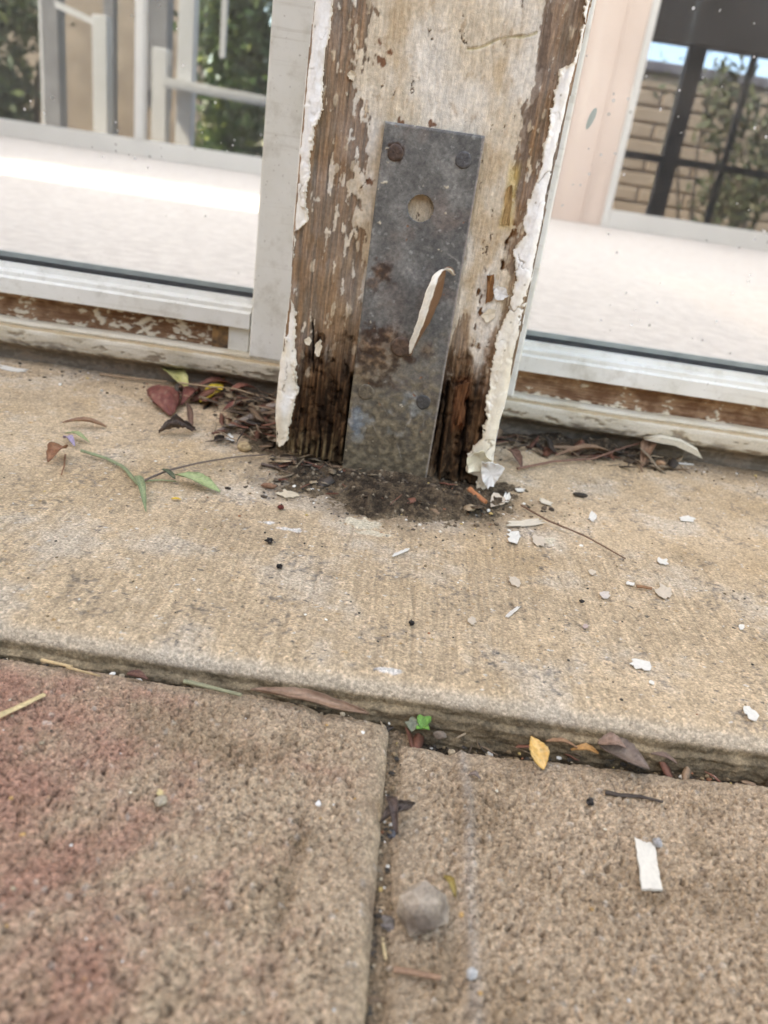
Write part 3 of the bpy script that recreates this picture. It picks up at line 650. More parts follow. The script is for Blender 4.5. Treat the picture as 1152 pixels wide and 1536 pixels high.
C = lerp(C, np.array((0.068, 0.067, 0.064)), sstep(-0.1, 0.4, n3 + 0.4 * n2) * 0.7)
C = lerp(C, np.array((0.155, 0.115, 0.095)), sstep(0.0, 0.4, fbm(X * 45 + 5, Z * 40, 4, 704)) * 0.55)
C = lerp(C, np.array((0.33, 0.33, 0.30)), sstep(0.30, 0.5, n2) * 0.55)
H = 0.00006 * n1 + 0.00007 * n2
rust = np.zeros_like(X)
for (qx, qy, r, a) in ((593, 229, 17, 1.0), (572, 408, 20, .9), (560, 425, 16, .7), (600, 522, 30, 1.0), (565, 535, 48, 1.0), (545, 560, 30, .9), (585, 505, 22, .9), (550, 515, 26, .9), (640, 525, 18, .7), (695, 240, 12, .5), (643, 308, 8, .5), (657, 640, 9, .8), (560, 630, 12, .6), (590, 655, 14, .6), (640, 604, 14, .7)):
    rust = np.maximum(rust, a * sstep(1.1, 0.35, np.hypot(PX - qx, PY - qy) / r + 0.9 * n2 + 0.8 * n1))
C = lerp(C, lerp(np.array((0.045, 0.022, 0.012)), np.array((0.22, 0.11, 0.055)), sstep(-0.2, 0.5, n2 + n1)), rust); H += rust * (0.0006 * n2 + 0.0004)
silt = sstep(470, 660, PY + 130 * n1 + 60 * n2) ; C = lerp(C, lerp(np.array((0.085, 0.066, 0.040)), np.array((0.19, 0.15, 0.092)), sstep(-0.3, 0.4, n2)), silt * 0.9); H += silt * 0.0004 * n2
zinc = sstep(12, 5, np.hypot(PX - 535, (PY - 632) * 0.45) + 9 * n2); C = lerp(C, np.array((0.13, 0.15, 0.165)), zinc)
tl = sstep(0.10, 0.4, fbm(X * 70 + 8, Z * 70, 4, 706)) * sstep(540, 600, PY) * sstep(690, 640, PY); C = lerp(C, np.array((0.26, 0.28, 0.27)), tl * 0.55)
s1, s2, sid = worley(X * 300 + 1.2 * n2, Z * 300 + 1.2 * n1, 707)
sp = sstep(0.30, 0.10, s1 + 0.35 * (sid * 83 % 1) + 0.2 * n2); C = lerp(C, np.array((0.50, 0.44, 0.33)), sp * (sid > 0.945)); C = lerp(C, np.array((0.22, 0.09, 0.04)), sp * (sid < 0.05))
scx = sstep(0.05, 0.012, np.abs(perlin(X * 90 + Z * 35, Z * 26 - X * 10, 708))) * sstep(0.1, 0.4, fbm(X * 70, Z * 40, 3, 709)); C = lerp(C, np.array((0.33, 0.31, 0.28)), scx * 0.55)
H += 0.0003 * sp * (sid > 0.95) - 0.0003 * sp * (sid < 0.05)
edge = np.minimum(np.minimum(X - PXL, PXR - X), PZ1 - Z); H -= 0.0005 * sstep(0.0012, 0.0, edge)
C = lerp(C, np.array((0.30, 0.25, 0.22)), sstep(0.0012, 0.0004, PXR - X) * 0.6)
strap = MB().grid(np.stack((X, PYF - H, Z), -1), C, keep=qc > HR * 0.985, skirt=(0, 0.0036, 0)).build('steel_strap', 'steel', post)
strap['label'] = 'grey steel strap with one round hole and nail heads'
def nail(px, py, r_px, colr, h):
    p = onY(px, py, PYF); r = r_px * pxm(p); k = 28; V = []; T = []; cc = []
    prof_ = [(1.0, 0.0005), (1.0, -h * 0.6), (0.86, -h), (0.6, -h * 0.9), (0.25, -h * 0.95)]
    for a, (rr_, yy) in enumerate(prof_):
        for i in range(k):
            t = 2 * math.pi * i / k; w = 1 + 0.03 * math.sin(3 * t + px) + 0.02 * math.sin(7 * t)
            V.append((p[0] + rr_ * r * w * math.cos(t), PYF + yy + 0.00008 * math.sin(5 * t + a), p[2] + rr_ * r * w * math.sin(t)))
            cc.append(np.array(colr) * (0.75 + 0.5 * random.random()))
    V.append((p[0], PYF - h * 0.95, p[2])); cc.append(np.array(colr))
    for a in range(len(prof_) - 1):
        for i in range(k):
            j = (i + 1) % k; T += [(a * k + i, a * k + j, (a + 1) * k + j), (a * k + i, (a + 1) * k + j, (a + 1) * k + i)]
    for i in range(k): T.append(((len(prof_) - 1) * k + i, (len(prof_) - 1) * k + (i + 1) % k, len(V) - 1))
    return MB().tris(V, T, cc).build('nail_head', 'steel', strap)
nail(593, 229, 12, (0.07, 0.042, 0.03), 0.0009); nail(695, 240, 12, (0.075, 0.072, 0.072), 0.0007)
nail(549, 588, 12, (0.125, 0.10, 0.068), 0.0006); nail(635, 603, 11, (0.055, 0.052, 0.048), 0.0008)
nail(601, 520, 15, (0.085, 0.05, 0.032), 0.0018)

# curled strip of paint standing off the strap: white outside, brown wood backing
n, mm = 60, 17
tk = np.linspace(0, 1, n)
cxp = np.interp(tk, [0, .05, .12, .22, .40, .65, .85, 1], [682, 677, 667, 657, 648, 635, 623, 615]); cyp = np.interp(tk, [0, .05, .12, .22, .40, .65, .85, 1], [412, 403, 402, 414, 440, 482, 512, 533])
for _ in range(4): cxp[1:-1] = .25 * cxp[:-2] + .5 * cxp[1:-1] + .25 * cxp[2:]; cyp[1:-1] = .25 * cyp[:-2] + .5 * cyp[1:-1] + .25 * cyp[2:]
stand = np.interp(tk, [0, .1, .3, .6, .85, 1], [.0035, .0075, .0115, .0095, .0045, .0012])
ctr = np.array([onY(x, y, PYF - d) for x, y, d in zip(cxp, cyp, stand)])
ww = np.linspace(0, 1, mm)[None] + 0 * tk[:, None]; tt = tk[:, None] + 0 * ww
wpx = np.interp(tk, [0, .08, .2, .5, .8, .93, 1], [.0008, .0022, .0040, .0046, .0040, .0030, .0008])[:, None] * (1 + 0.25 * fbm(tt * 9, 0 * tt, 3, 723))
bpx = np.interp(tk, [0, .1, .25, .45, .7, .9, 1], [.0, .001, .0060, .0085, .0060, .0015, 0])[:, None]
wf_ = np.clip(ww / 0.42, 0, 1); bf_ = np.clip((ww - 0.42) / 0.58, 0, 1)
sd = np.array((0.93, 0, 0.36))
P = ctr[:, None] + sd * ((wf_ - 0.9) * wpx + bf_ * bpx * 0.75)[..., None]
P[..., 1] += 0.0016 * (1 - wf_) ** 2 + np.minimum(bf_ * bpx * 1.15, stand[:, None] * 0.85) + 0.0005 * fbm(tt * 12, ww * 3, 3, 720)
P[..., 0] += 0.0004 * fbm(tt * 22, ww * 2, 3, 721)
C = np.broadcast_to(np.array((0.80, 0.76, 0.66)), P.shape).copy() * (1 + 0.12 * fbm(tt * 20, ww * 6, 3, 724))[..., None]
C = lerp(C, np.array((0.17, 0.085, 0.042)), sstep(0.42, 0.47, ww + 0.03 * fbm(tt * 14, ww * 3, 3, 722)))
o = MB().grid(P, C).build('paint_curl', 'paint', post); s = o.modifiers.new('solid', 'SOLIDIFY'); s.thickness = 0.0007
o['label'] = 'white paint strip curling off over the strap'

# ================================================================== NEAR WINDOWS, SILLS
def window(name, label, x0, x1, jambs):
    w = empty(name, label, 'window')
    profile('bottom_rail', [(0.1445, 0.0540), (0.1270, 0.0540), (0.1265, 0.0545), (0.1265, 0.0655), (0.1275, 0.0664), (0.1300, 0.0668), (0.1302, 0.0697), (0.1312, 0.0705), (0.1375, 0.0712), (0.1380, 0.0745), (0.1445, 0.0750)], x0, x1, 'frame', w)
    profile('glazing_gasket', [(0.1432, 0.0752), (0.1438, 0.0770), (0.1478, 0.0778), (0.1478, 0.0752), (0.1455, 0.0752)], x0, x1, 'gasket', w, n=60, wob=0.0004, seed=int(x0 * 100) + 300)
    profile('glazing_bead', [(0.1484, 0.0752), (0.1484, 0.0812), (0.1500, 0.0816), (0.1500, 0.0752)], x0, x1, 'bead', w)
    boxpart('glass_pane', x0, x1, 0.1505, 0.1545, 0.0752, 2.05, 'glass', w)
    boxpart('top_rail', x0, x1, 0.1265, 0.156, 2.0502, 2.10, 'frame', w, 0.001)
    for (a, b, bead_x) in jambs:
        boxpart('jamb', a, b, 0.1252, 0.158, 0.0335, 2.10, 'frame', w, 0.0015)
        if bead_x is not None:
            boxpart('glazing_bead', bead_x - 0.0022, bead_x, 0.1440, 0.1502, 0.0840, 2.05, 'bead', w)
            boxpart('glazing_gasket', bead_x, bead_x + 0.0012, 0.1330, 0.1500, 0.0760, 2.05, 'gasket', w)
    return w
wl_ = window('window', 'white framed fixed window on the left of the post, glass down to low sill', -1.35, -0.1222, [(-0.1210, -0.0700, -0.1222), (-1.40, -1.3502, None)])
wr_ = window('window', 'white framed fixed window on the right of the post, brown wood below it', 0.0852, 1.35, [(0.0600, 0.0850, None), (1.3502, 1.40, None)])
# dab of green-grey paint on the right pane
dab = onY(887, 178, 0.1500); k = 22; rs_ = 0.5 * (pxm(dab))
V = [(dab[0] + pxm(dab) * (4.6 * math.cos(t) + 3.4 * math.sin(t)) , 0.1499, dab[2] + pxm(dab) * 15 * math.sin(t) * (1 - 0.1 * math.cos(t))) for t in np.linspace(0, 2 * math.pi, k, endpoint=False)]
V.append((dab[0], 0.1493, dab[2]))
MB().tris(V, [(i, (i + 1) % k, k) for i in range(k)], (0.40, 0.45, 0.41)).build('paint_dab', 'paint', wr_)

def sill_board(x0, x1, seed, paint_amt, lab):
    """flaking board under the frame: bare brown wood with islands of paint"""
    s_ = empty('window_sill', lab, 'window sill')
    xs = np.linspace(x0, x1, int((x1 - x0) / 0.0011)); ss = np.linspace(0, 1, 46)
    X, T = np.meshgrid(xs, ss, indexing='ij')
    Zs = 0.0538 - 0.0198 * T; n1 = fbm(X * 55, Zs * 90, 4, seed); n2 = fbm(X * 190, Zs * 260, 4, seed + 1); gr = perlin(X * 25, Zs * 900, seed + 2)
    pm = sstep(-0.03, 0.05, n1 * 1.3 + n2 * 0.9 + paint_amt(X, T))
    C = lerp(np.array((0.17, 0.080, 0.038)), np.array((0.34, 0.205, 0.12)), sstep(-0.35, 0.4, n1 + 0.3 * gr + 0.3 * n2))
    C = lerp(C, np.array((0.64, 0.56, 0.43)), pm * 0.95)
    Yf = 0.1365 - 0.0005 * gr * (1 - pm) - 0.0011 * pm - 0.0008 * n2 + 0.0010 * np.sin(T * math.pi)
    MB().grid(np.stack((X, Yf, Zs), -1), C, flip=True).build('board', 'sill', s_)
    # rounded bead and lower moulding, paint flaking from its underside
    pts = np.array([(0.1365, 0.0352), (0.1300, 0.0352), (0.1275, 0.0345), (0.1262, 0.0330), (0.1266, 0.0312), (0.1245, 0.0306), (0.1232, 0.0296), (0.1228, 0.0275), (0.1232, 0.0220), (0.1240, 0.0180), (0.1262, 0.0158), (0.1300, 0.0148), (0.1345, 0.0120), (0.1365, 0.0060), (0.1370, -0.0020)])
    tt = np.linspace(0, len(pts) - 1, 90); py_ = np.interp(tt, np.arange(len(pts)), pts[:, 0]); pz_ = np.interp(tt, np.arange(len(pts)), pts[:, 1])
    x1m = -0.068 if x1 < 0 else x1
    xs = np.linspace(x0, x1m, int((x1m - x0) / 0.0013)); X, I = np.meshgrid(xs, np.arange(90), indexing='ij')
    Yf = py_[I]; Zf = pz_[I]; n1 = fbm(X * 35, Zf * 120, 4, seed + 5); n2 = fbm(X * 170, Zf * 300, 4, seed + 6); n4 = fbm(X * 9, 0 * X, 3, seed + 7)
    Yf = Yf - 0.0009 * n1; Zf = Zf + 0.0016 * n4 + 0.0007 * n1
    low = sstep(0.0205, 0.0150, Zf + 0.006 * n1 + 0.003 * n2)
    C = lerp(np.array((0.60, 0.54, 0.43)), np.array((0.50, 0.43, 0.31)), sstep(-0.2, 0.5, n1))
    C = lerp(C, np.array((0.40, 0.28, 0.15)), sstep(0.0012, 0.0003, np.abs(Zf - 0.0309 - 0.0016 * n4) + 0.0006 * n2) * 0.8)
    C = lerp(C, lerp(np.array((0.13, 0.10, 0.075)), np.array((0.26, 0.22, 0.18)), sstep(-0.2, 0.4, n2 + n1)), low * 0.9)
    bare = sstep(0.22, 0.32, n1 + 0.5 * n2) * sstep(0.030, 0.024, Zf); C = lerp(C, np.array((0.24, 0.18, 0.13)), bare * 0.7)
    Yf = Yf + 0.0011 * np.maximum(low * 0.8, bare)
    MB().grid(np.stack((X, Yf, Zf), -1), C, flip=True).build('moulding', 'sill', s_)
    return s_
sl = sill_board(-1.35, -0.1225, 800, lambda X, T: 0.50 * np.exp(-((X + 0.20) / 0.05) ** 2) * sstep(1.2, 0.3, T) - 0.48 + 0.18 * sstep(0.5, 0.9, T), 'weathered brown sill under the left window with flaking cream paint')
sr = sill_board(0.0700, 1.35, 820, lambda X, T: -0.62 + 0.65 * sstep(0.10, 0.0, T) + 0.62 * sstep(0.80, 0.95, T), 'rusty brown sill under the right window with white paint along its edges')
# small pale block and rusty bit at the corner
cb0 = onY(335, 500, 0.1325); cb1 = onY(378, 535, 0.1325)
boxpart('corner_block', cb0[0] + 0.004, -0.1228, 0.1322, 0.1352, 0.0352, 0.0532, 'frame', sl, 0.0008)
boxpart('rusty_end', cb0[0] - 0.009, cb0[0] + 0.0038, 0.1336, 0.1356, 0.0352, 0.0532, plain_mat('rusty_wood', (0.34, 0.19, 0.08), 0.9, (0.07, 0.045, 0.03), 120, 0.4, 500, 0.001), sl, 0.0006)
# paint lip hanging off the right moulding
lip = [onY(x, y, 0.1225) for x, y in ((965, 655), (990, 652), (1020, 658), (1045, 672), (1052, 684), (1036, 676), (1010, 664), (985, 660))]
lp = np.array(lip); lp2 = lp.copy(); lp2[:, 1] -= 0.004; lp2[:, 2] -= 0.001
k = len(lp); MB().quads(np.vstack((lp, lp2)), [(i, (i + 1) % k, k + (i + 1) % k, k + i) for i in range(k)], (0.6, 0.54, 0.42)).tris(np.vstack((lp2, lp2.mean(0)[None])), [(i, (i + 1) % k, k) for i in range(k)], (0.6, 0.54, 0.42)).build('paint_lip', 'sill', sr)

# ================================================================== SUNROOM SHELL
FY = 4.0                                                              # far wall
fl_ = boxpart('interior_floor', -3.4, 3.4, 0.159, FY + 0.1, -0.06, 0.030, 'carpet'); tag(fl_, kind='structure')
house = empty('sunroom', 'white sunroom behind the windows with pale interior walls', 'building')
boxpart('wall', -3.4, -1.4005, 0.125, 0.30, -0.05, 2.6, 'white', house)
boxpart('wall', 1.4005, 3.4, 0.125, 0.30, -0.05, 2.6, 'white', house)
boxpart('wall', -1.4004, 1.4004, 0.125, 0.30, 2.1005, 2.6, 'white', house)
boxpart('wall', 3.3, 3.4, 0.301, FY - 0.001, 0.031, 2.6, 'white', house)
boxpart('wall', -3.4, -3.3, 0.301, FY - 0.001, 0.031, 2.6, 'white', house)
# unseen roof made translucent to brighten the room; opening added for a sun patch
sk = [(-2.6, -0.25, 1.30, 2.30)]
cut = SUNV * (2.55 / SUNV.z)
R_ = []
rx0, rx1, ry0, ry1 = -3.6, 3.6, 0.02, FY + 0.3
sx0, sx1, sy0, sy1 = sk[0][0] + cut.x * 1.0, sk[0][1] + cut.x, sk[0][2] + cut.y, sk[0][3] + cut.y
sx0 = max(sx0, rx0 + 0.1)
for (a, b, c, d) in ((rx0, sx0, ry0, ry1), (sx1, rx1, ry0, ry1), (sx0 + .0005, sx1 - .0005, ry0, max(sy0, ry0 + .02)), (sx0 + .0005, sx1 - .0005, sy1, ry1)):
    boxpart('roof_panel', a, b, c, d, 2.605, 2.617, 'light_sheet', house)

nb = 26; pit_ = (sy1 - max(sy0, ry0 + .02)) / nb  # added bars, widest at both ends, softening the sun patch on the floor
for i in range(nb):
    cov = 0.22 + 0.74 * abs((i + 0.5) / nb * 2 - 1) ** 1.3
    y_ = max(sy0, ry0 + .02) + pit_ * i
    boxpart('softening_bar', sx0 + .001, sx1 - .001, y_ + 0.0005, y_ + pit_ * cov, 2.606, 2.612, 'white', house)

# far wall, with the white panel between the two far windows
pl = onY(848, 200, FY)[0]; pr = onY(943, 200, FY)[0]
boxpart('wall', -0.05, pr, FY, FY + 0.12, 0.031, 2.6, 'pinklit_white', house, 0.004)
for xx in (0.0, 0.55):
    boxpart('wall_batten', pl + (pr - pl) * xx, pl + (pr - pl) * xx + 0.012, FY - 0.012, FY - 0.0005, 0.031, 2.6, 'pinklit_white', house)
boxpart('wall_batten', pr - 0.035, pr - 0.0008, FY - 0.02, FY - 0.0005, 0.031, 2.6, 'white', house)
boxpart('wall', -3.4, 3.4, FY, FY + 0.12, 2.1505, 2.6, 'white', house)
zl = onY(204, 208, FY)[2]; zr = onY(1000, 327, FY)[2]
fw = empty('sliding_door', 'glazed sliding door across the room, seen through the left window', 'door')
xm = onY(211, 120, FY)[0]; xl1 = -0.0505
boxpart('bottom_rail', -3.3, xl1, FY - 0.02, FY + 0.06, 0.031, zl, 'white', fw, 0.003)
boxpart('stile', xm - 0.022, xm + 0.022, FY - 0.03, FY + 0.05, zl + 0.0005, 2.15, 'white', fw, 0.003)
boxpart('glass_pane', -3.3, xm - 0.0225, FY + 0.012, FY + 0.018, zl + 0.0005, 2.15, 'farglass', fw)
boxpart('glass_pane', xm + 0.0225, xl1, FY + 0.030, FY + 0.036, zl + 0.0005, 2.15, 'farglass', fw)
fr = empty('far_window', 'wide window across the room, seen through the right window', 'window')
boxpart('bottom_rail', pr + 0.0006, 3.3, FY - 0.02, FY + 0.06, 0.031, zr, 'white', fr, 0.003)
boxpart('glass_pane', pr + 0.0006, 3.3, FY + 0.012, FY + 0.018, zr + 0.0005, 2.15, 'tintglass', fr)

# ================================================================== BEYOND THE ROOM
deck = boxpart('porch_floor', -5, 6, FY + 0.125, 7.2, -0.07, 0.004, plain_mat('pale_concrete', (0.46, 0.38, 0.31), 0.95, (0.38, 0.31, 0.25), 4)); tag(deck, kind='structure')
def vpost(px, py, wpx, Y, z0, z1, mat, label, dpt=None, group='porch posts across the room'):
    p = onY(px, py, Y); w = wpx * pxm(p)
    o = boxpart('porch_post', p[0] - w / 2, p[0] + w / 2, Y, Y + (dpt or w), z0, z1, mat, None, w * 0.06)
    return tag(o, label, 'post', group)
PYY = 5.4
vpost(76, 100, 26, PYY, 0.004, 2.3, 'greypost', 'grey porch post furthest left behind the left window')
vpost(63, 60, 8, PYY + 0.3, 0.004, 2.3, 'white', 'thin white porch post just left of the grey one')
vpost(150, 150, 22, PYY - 0.15, 0.004, 0.78, 'white', 'short white porch post under the sloping beam behind the left window')
vpost(163, 100, 16, PYY + 0.1, 0.004, 2.3, 'greypost', 'grey porch post standing behind the short white one')
vpost(238, 160, 22, PYY, 0.004, 0.66, 'white', 'short white porch post right of the door stile')
vpost(236, 60, 30, PYY + 0.12, 0.3, 2.3, 'greypost', 'grey porch post above the short white one by the door stile')
vpost(277, 110, 24, PYY, 0.004, 2.3, 'white', 'tall white porch post beside the ivy')
vpost(334, 60, 8, PYY + 0.05, 0.66, 2.3, 'white', 'thin white upright standing on the rail before the ivy')
def rail(p0, p1, th, Y, mat, label, name='porch_rail'):
    a = onY(*p0, Y); b = onY(*p1, Y); h = th * pxm(a)
    P = []
    for (q, s_) in ((a, 0), (b, 0)):
        for dy in (0, 0.05):
            for dz in (-h / 2, h / 2): P.append((q[0], Y - 0.06 + dy, q[2] + dz))
    o = MB().quads(P, [(0, 1, 5, 4), (2, 6, 7, 3), (1, 3, 7, 5), (0, 4, 6, 2), (0, 2, 3, 1), (4, 5, 7, 6)], (0.5,) * 3).build(name, mat, None, False)
    return tag(o, label, 'rail')
rail((248, 124), (402, 153), 14, PYY, 'white', 'white porch rail in front of the ivy')
rail((88, 8), (152, 38), 9, PYY, 'white', 'sloping white beam between the porch posts behind the left window')
# far tan house wall on the left and its planting
sw = tag(boxpart('garden_wall', -8, onY(300, 100, 9.0)[0], 9.0, 9.2, -0.07, 3.2, 'stucco'), 'tan stucco wall behind the white porch posts', 'wall')
tw = onY(240, 70, 8.9)

# dark pergola behind the right window
pg = empty('pergola', 'dark brown timber pergola with posts and rail, behind the right window', 'pergola')
GY = 5.2
zb0 = onY(1036, 68, GY)[2]
def gpost(px, py, w):
    p = onY(px, py, GY); ww = w * pxm(p); boxpart('post', p[0] - ww / 2, p[0] + ww / 2, GY, GY + ww, 0.004, zb0 + 0.001, 'darkwood', pg, 0.004)
gpost(1028, 156, 24); gpost(1109, 170, 9)
a = onY(940, 231, GY); b = onY(1152, 268, GY)
boxpart('rail', a[0] - 0.6, b[0] + 1.2, GY - 0.03, GY - 0.001, a[2] - 0.024, a[2] + 0.022, 'darkwood', pg)
boxpart('fascia_beam', -0.2, 4.5, GY - 0.06, GY + 0.10, zb0 + 0.002, zb0 + 0.16, 'darkwood', pg)
for i in range(22):
    x_ = 0.0 + i * 0.2
    boxpart('slat', x_, x_ + 0.198, GY + 0.02, GY + 0.045, zb0 + 0.161, zb0 + 1.3, 'darkwood', pg)

# block wall, block by block
bw = empty('block_wall', 'sunlit tan block wall with dark coping, behind the pergola', 'wall')
BY = 8.6
zt = onY(1000, 112, BY)[2]; bh = zt / 9.0
blk = MB().box(-0.235, 0.235, -0.02, 0.18, -bh / 2 + 0.008, bh / 2 - 0.008).build('block', plain_mat('tan_block', (0.55, 0.40, 0.26), 0.95, (0.42, 0.29, 0.18), 3.5, 0.5, 40, 0.01), bw, False); bevel(blk, 0.022, 2)
first = True
for r in range(9):
    for i in range(14):
        x_ = -0.3 + (i + 0.5 * (r % 2)) * 0.49; loc = (x_, BY + 0.015 * random.random(), bh * (r + 0.5))
        if first: blk.location = loc; first = False
        else:
            c_ = link_mesh('block', blk.data, bw, loc); b_ = c_.modifiers.new('bevel', 'BEVEL'); b_.width = 0.022; b_.segments = 2
boxpart('mortar_core', -0.5, 6.7, BY + 0.02, BY + 0.16, -0.07, zt, 'stucco', bw)
boxpart('coping', -0.5, 6.7, BY - 0.05, BY + 0.22, zt + 0.001, zt + 0.10, plain_mat('dark_coping', (0.16, 0.14, 0.14), 0.9, (0.24, 0.21, 0.2), 6), bw, 0.02)

# shrubs made of leaves
def shrub(name, label, cat, blobs, nleaf, size, cols, seed, stems=()):
    rs = np.random.default_rng(seed); root = empty(name, label, cat)
    w = np.array([b[3] * b[4] * b[5] for b in blobs]); pick = rs.choice(len(blobs), nleaf, p=w / w.sum())
    B = np.array(blobs)[pick]; d = rs.normal(size=(nleaf, 3)); d /= np.linalg.norm(d, axis=1)[:, None]
    r = rs.random((nleaf, 1)) ** 0.45
    ctr = B[:, :3] + d * r * B[:, 3:6]
    ctr += 0.06 * rs.normal(size=(nleaf, 3))
    u = rs.normal(size=(nleaf, 3)); u /= np.linalg.norm(u, axis=1)[:, None]; v = np.cross(u, rs.normal(size=(nleaf, 3))); v /= np.linalg.norm(v, axis=1)[:, None]
    s_ = size * (0.6 + 0.8 * rs.random((nleaf, 1)))
    P = np.stack((ctr - u * s_, ctr - v * s_ * 0.45, ctr + u * s_, ctr + v * s_ * 0.45), 1)
    ci = rs.random((nleaf, 1)); base = np.array(cols[0]) * (1 - ci) + np.array(cols[1]) * ci
    base[rs.random(nleaf) < 0.12] = cols[2]
    C = np.repeat(base[:, None], 4, 1)
    o = MB(); o.quads(P.reshape(-1, 3), np.arange(nleaf * 4).reshape(-1, 4), C.reshape(-1, 3)); o.build('crown', 'leaf', root, False)
    st = MB()
    for (x, y, x2, y2, z2, rr) in stems:
        kk = 6; V = []
        for t in (0, 0.5, 1):
            for q in range(kk):
                a_ = q * 2 * math.pi / kk; V.append((x + (x2 - x) * t + rr * (1 - .6 * t) * math.cos(a_) + 0.03 * math.sin(9 * t), y + (y2 - y) * t + rr * (1 - .6 * t) * math.sin(a_), -0.07 + (z2 + .07) * t))
        st.quads(V, [(l * kk + q, l * kk + (q + 1) % kk, (l + 1) * kk + (q + 1) % kk, (l + 1) * kk + q) for l in (0, 1) for q in range(kk)], (0.1, 0.07, 0.05))
    if stems: st.build('trunk', 'bark', root)
    return root
GREEN = [(0.03, 0.07, 0.018), (0.12, 0.20, 0.05), (0.34, 0.40, 0.10)]
OLIVE = [(0.07, 0.08, 0.03), (0.15, 0.15, 0.06), (0.30, 0.24, 0.12)]
def blob(px, py, Y, rx, rz, ry=0.5):
    p = onY(px, py, Y); s_ = pxm(p); return (p[0], p[1], p[2], rx * s_, ry, rz * s_)
shrub('ivy_shrub', 'dense green leafy shrub right of the white porch posts', 'shrub', [blob(345, 60, 6.6, 55, 60), blob(350, 170, 6.6, 50, 60), blob(340, -60, 6.6, 60, 90), blob(375, 110, 6.8, 40, 120), blob(345, 230, 6.6, 50, 40)], 5200, 0.05, GREEN, 11, [(-1.2, 6.8, -1.15, 6.8, 1.5, .05)])
b1 = onY(20, 110, 7.2)
shrub('garden_shrub', 'dark green shrub at the far left edge behind the window', 'shrub', [blob(15, 130, 7.6, 32, 60), blob(20, 15, 7.6, 60, 40), blob(-30, 160, 7.6, 50, 60)], 2600, 0.05, [(0.025, 0.045, 0.02), (0.07, 0.10, 0.035), (0.16, 0.2, 0.07)], 12, [(b1[0], 7.6, b1[0] + .1, 7.6, 0.8, .04)])
b2 = onY(1110, 250, 7.6)
shrub('garden_bush', 'sparse olive bush with bare stems against the block wall', 'bush', [blob(1100, 300, 7.6, 70, 45, .35), blob(1095, 180, 7.7, 45, 60, .3), blob(1145, 240, 7.6, 50, 80, .3), blob(1080, 110, 7.7, 30, 40, .2), blob(1000, 95, 7.9, 14, 16, .1), blob(1000, 130, 7.9, 30, 12, .1)], 1500, 0.045, OLIVE, 13,
      [(b2[0] + dx, 7.7, b2[0] + dx * 1.8, 7.75, z2, .016) for dx, z2 in ((-.25, 1.4), (-.12, 1.55), (0, 1.3), (.1, 1.5), (.22, 1.35), (-.36, 1.2), (.3, 1.1), (-.05, 1.6), (.16, 1.1))])
# unseen wing added to keep the sun off the patio
wing = empty('shade_wing', 'unseen stucco wing added left of the patio to cast shade over it', 'building')
boxpart('wall', -6.5, -2.4, -4.2, -0.75, -0.07, 3.7, 'stucco', wing)
boxpart('roof', -6.7, -2.3, -4.3, -0.65, 3.705, 3.85, 'roof', wing)

fence = empty('added_fence', 'brown board fence added out of view to darken the window reflections', 'fence')  # added behind the camera so the panes reflect something darker
fb = boxpart('board', -0.094, 0.094, -0.01, 0.01, -0.06, 1.85, plain_mat('fence_wood', (0.16, 0.105, 0.065), 0.85, (0.09, 0.058, 0.035), 6, 0.3, 40, 0.003, (4, 4, 0.4)), fence, 0.004)
fb.location = (-2.2, -3.3, 0)
for i in range(1, 34):
    q = link_mesh('board', fb.data, fence, (-2.2 + 0.195 * i, -3.3 + 0.006 * (i % 2), 0.01 * math.sin(i * 2.1)))
boxpart('rail', -2.35, 4.4, -3.36, -3.312, 1.45, 1.54, 'bark', fence); boxpart('rail', -2.35, 4.4, -3.36, -3.312, 0.30, 0.39, 'bark', fence)

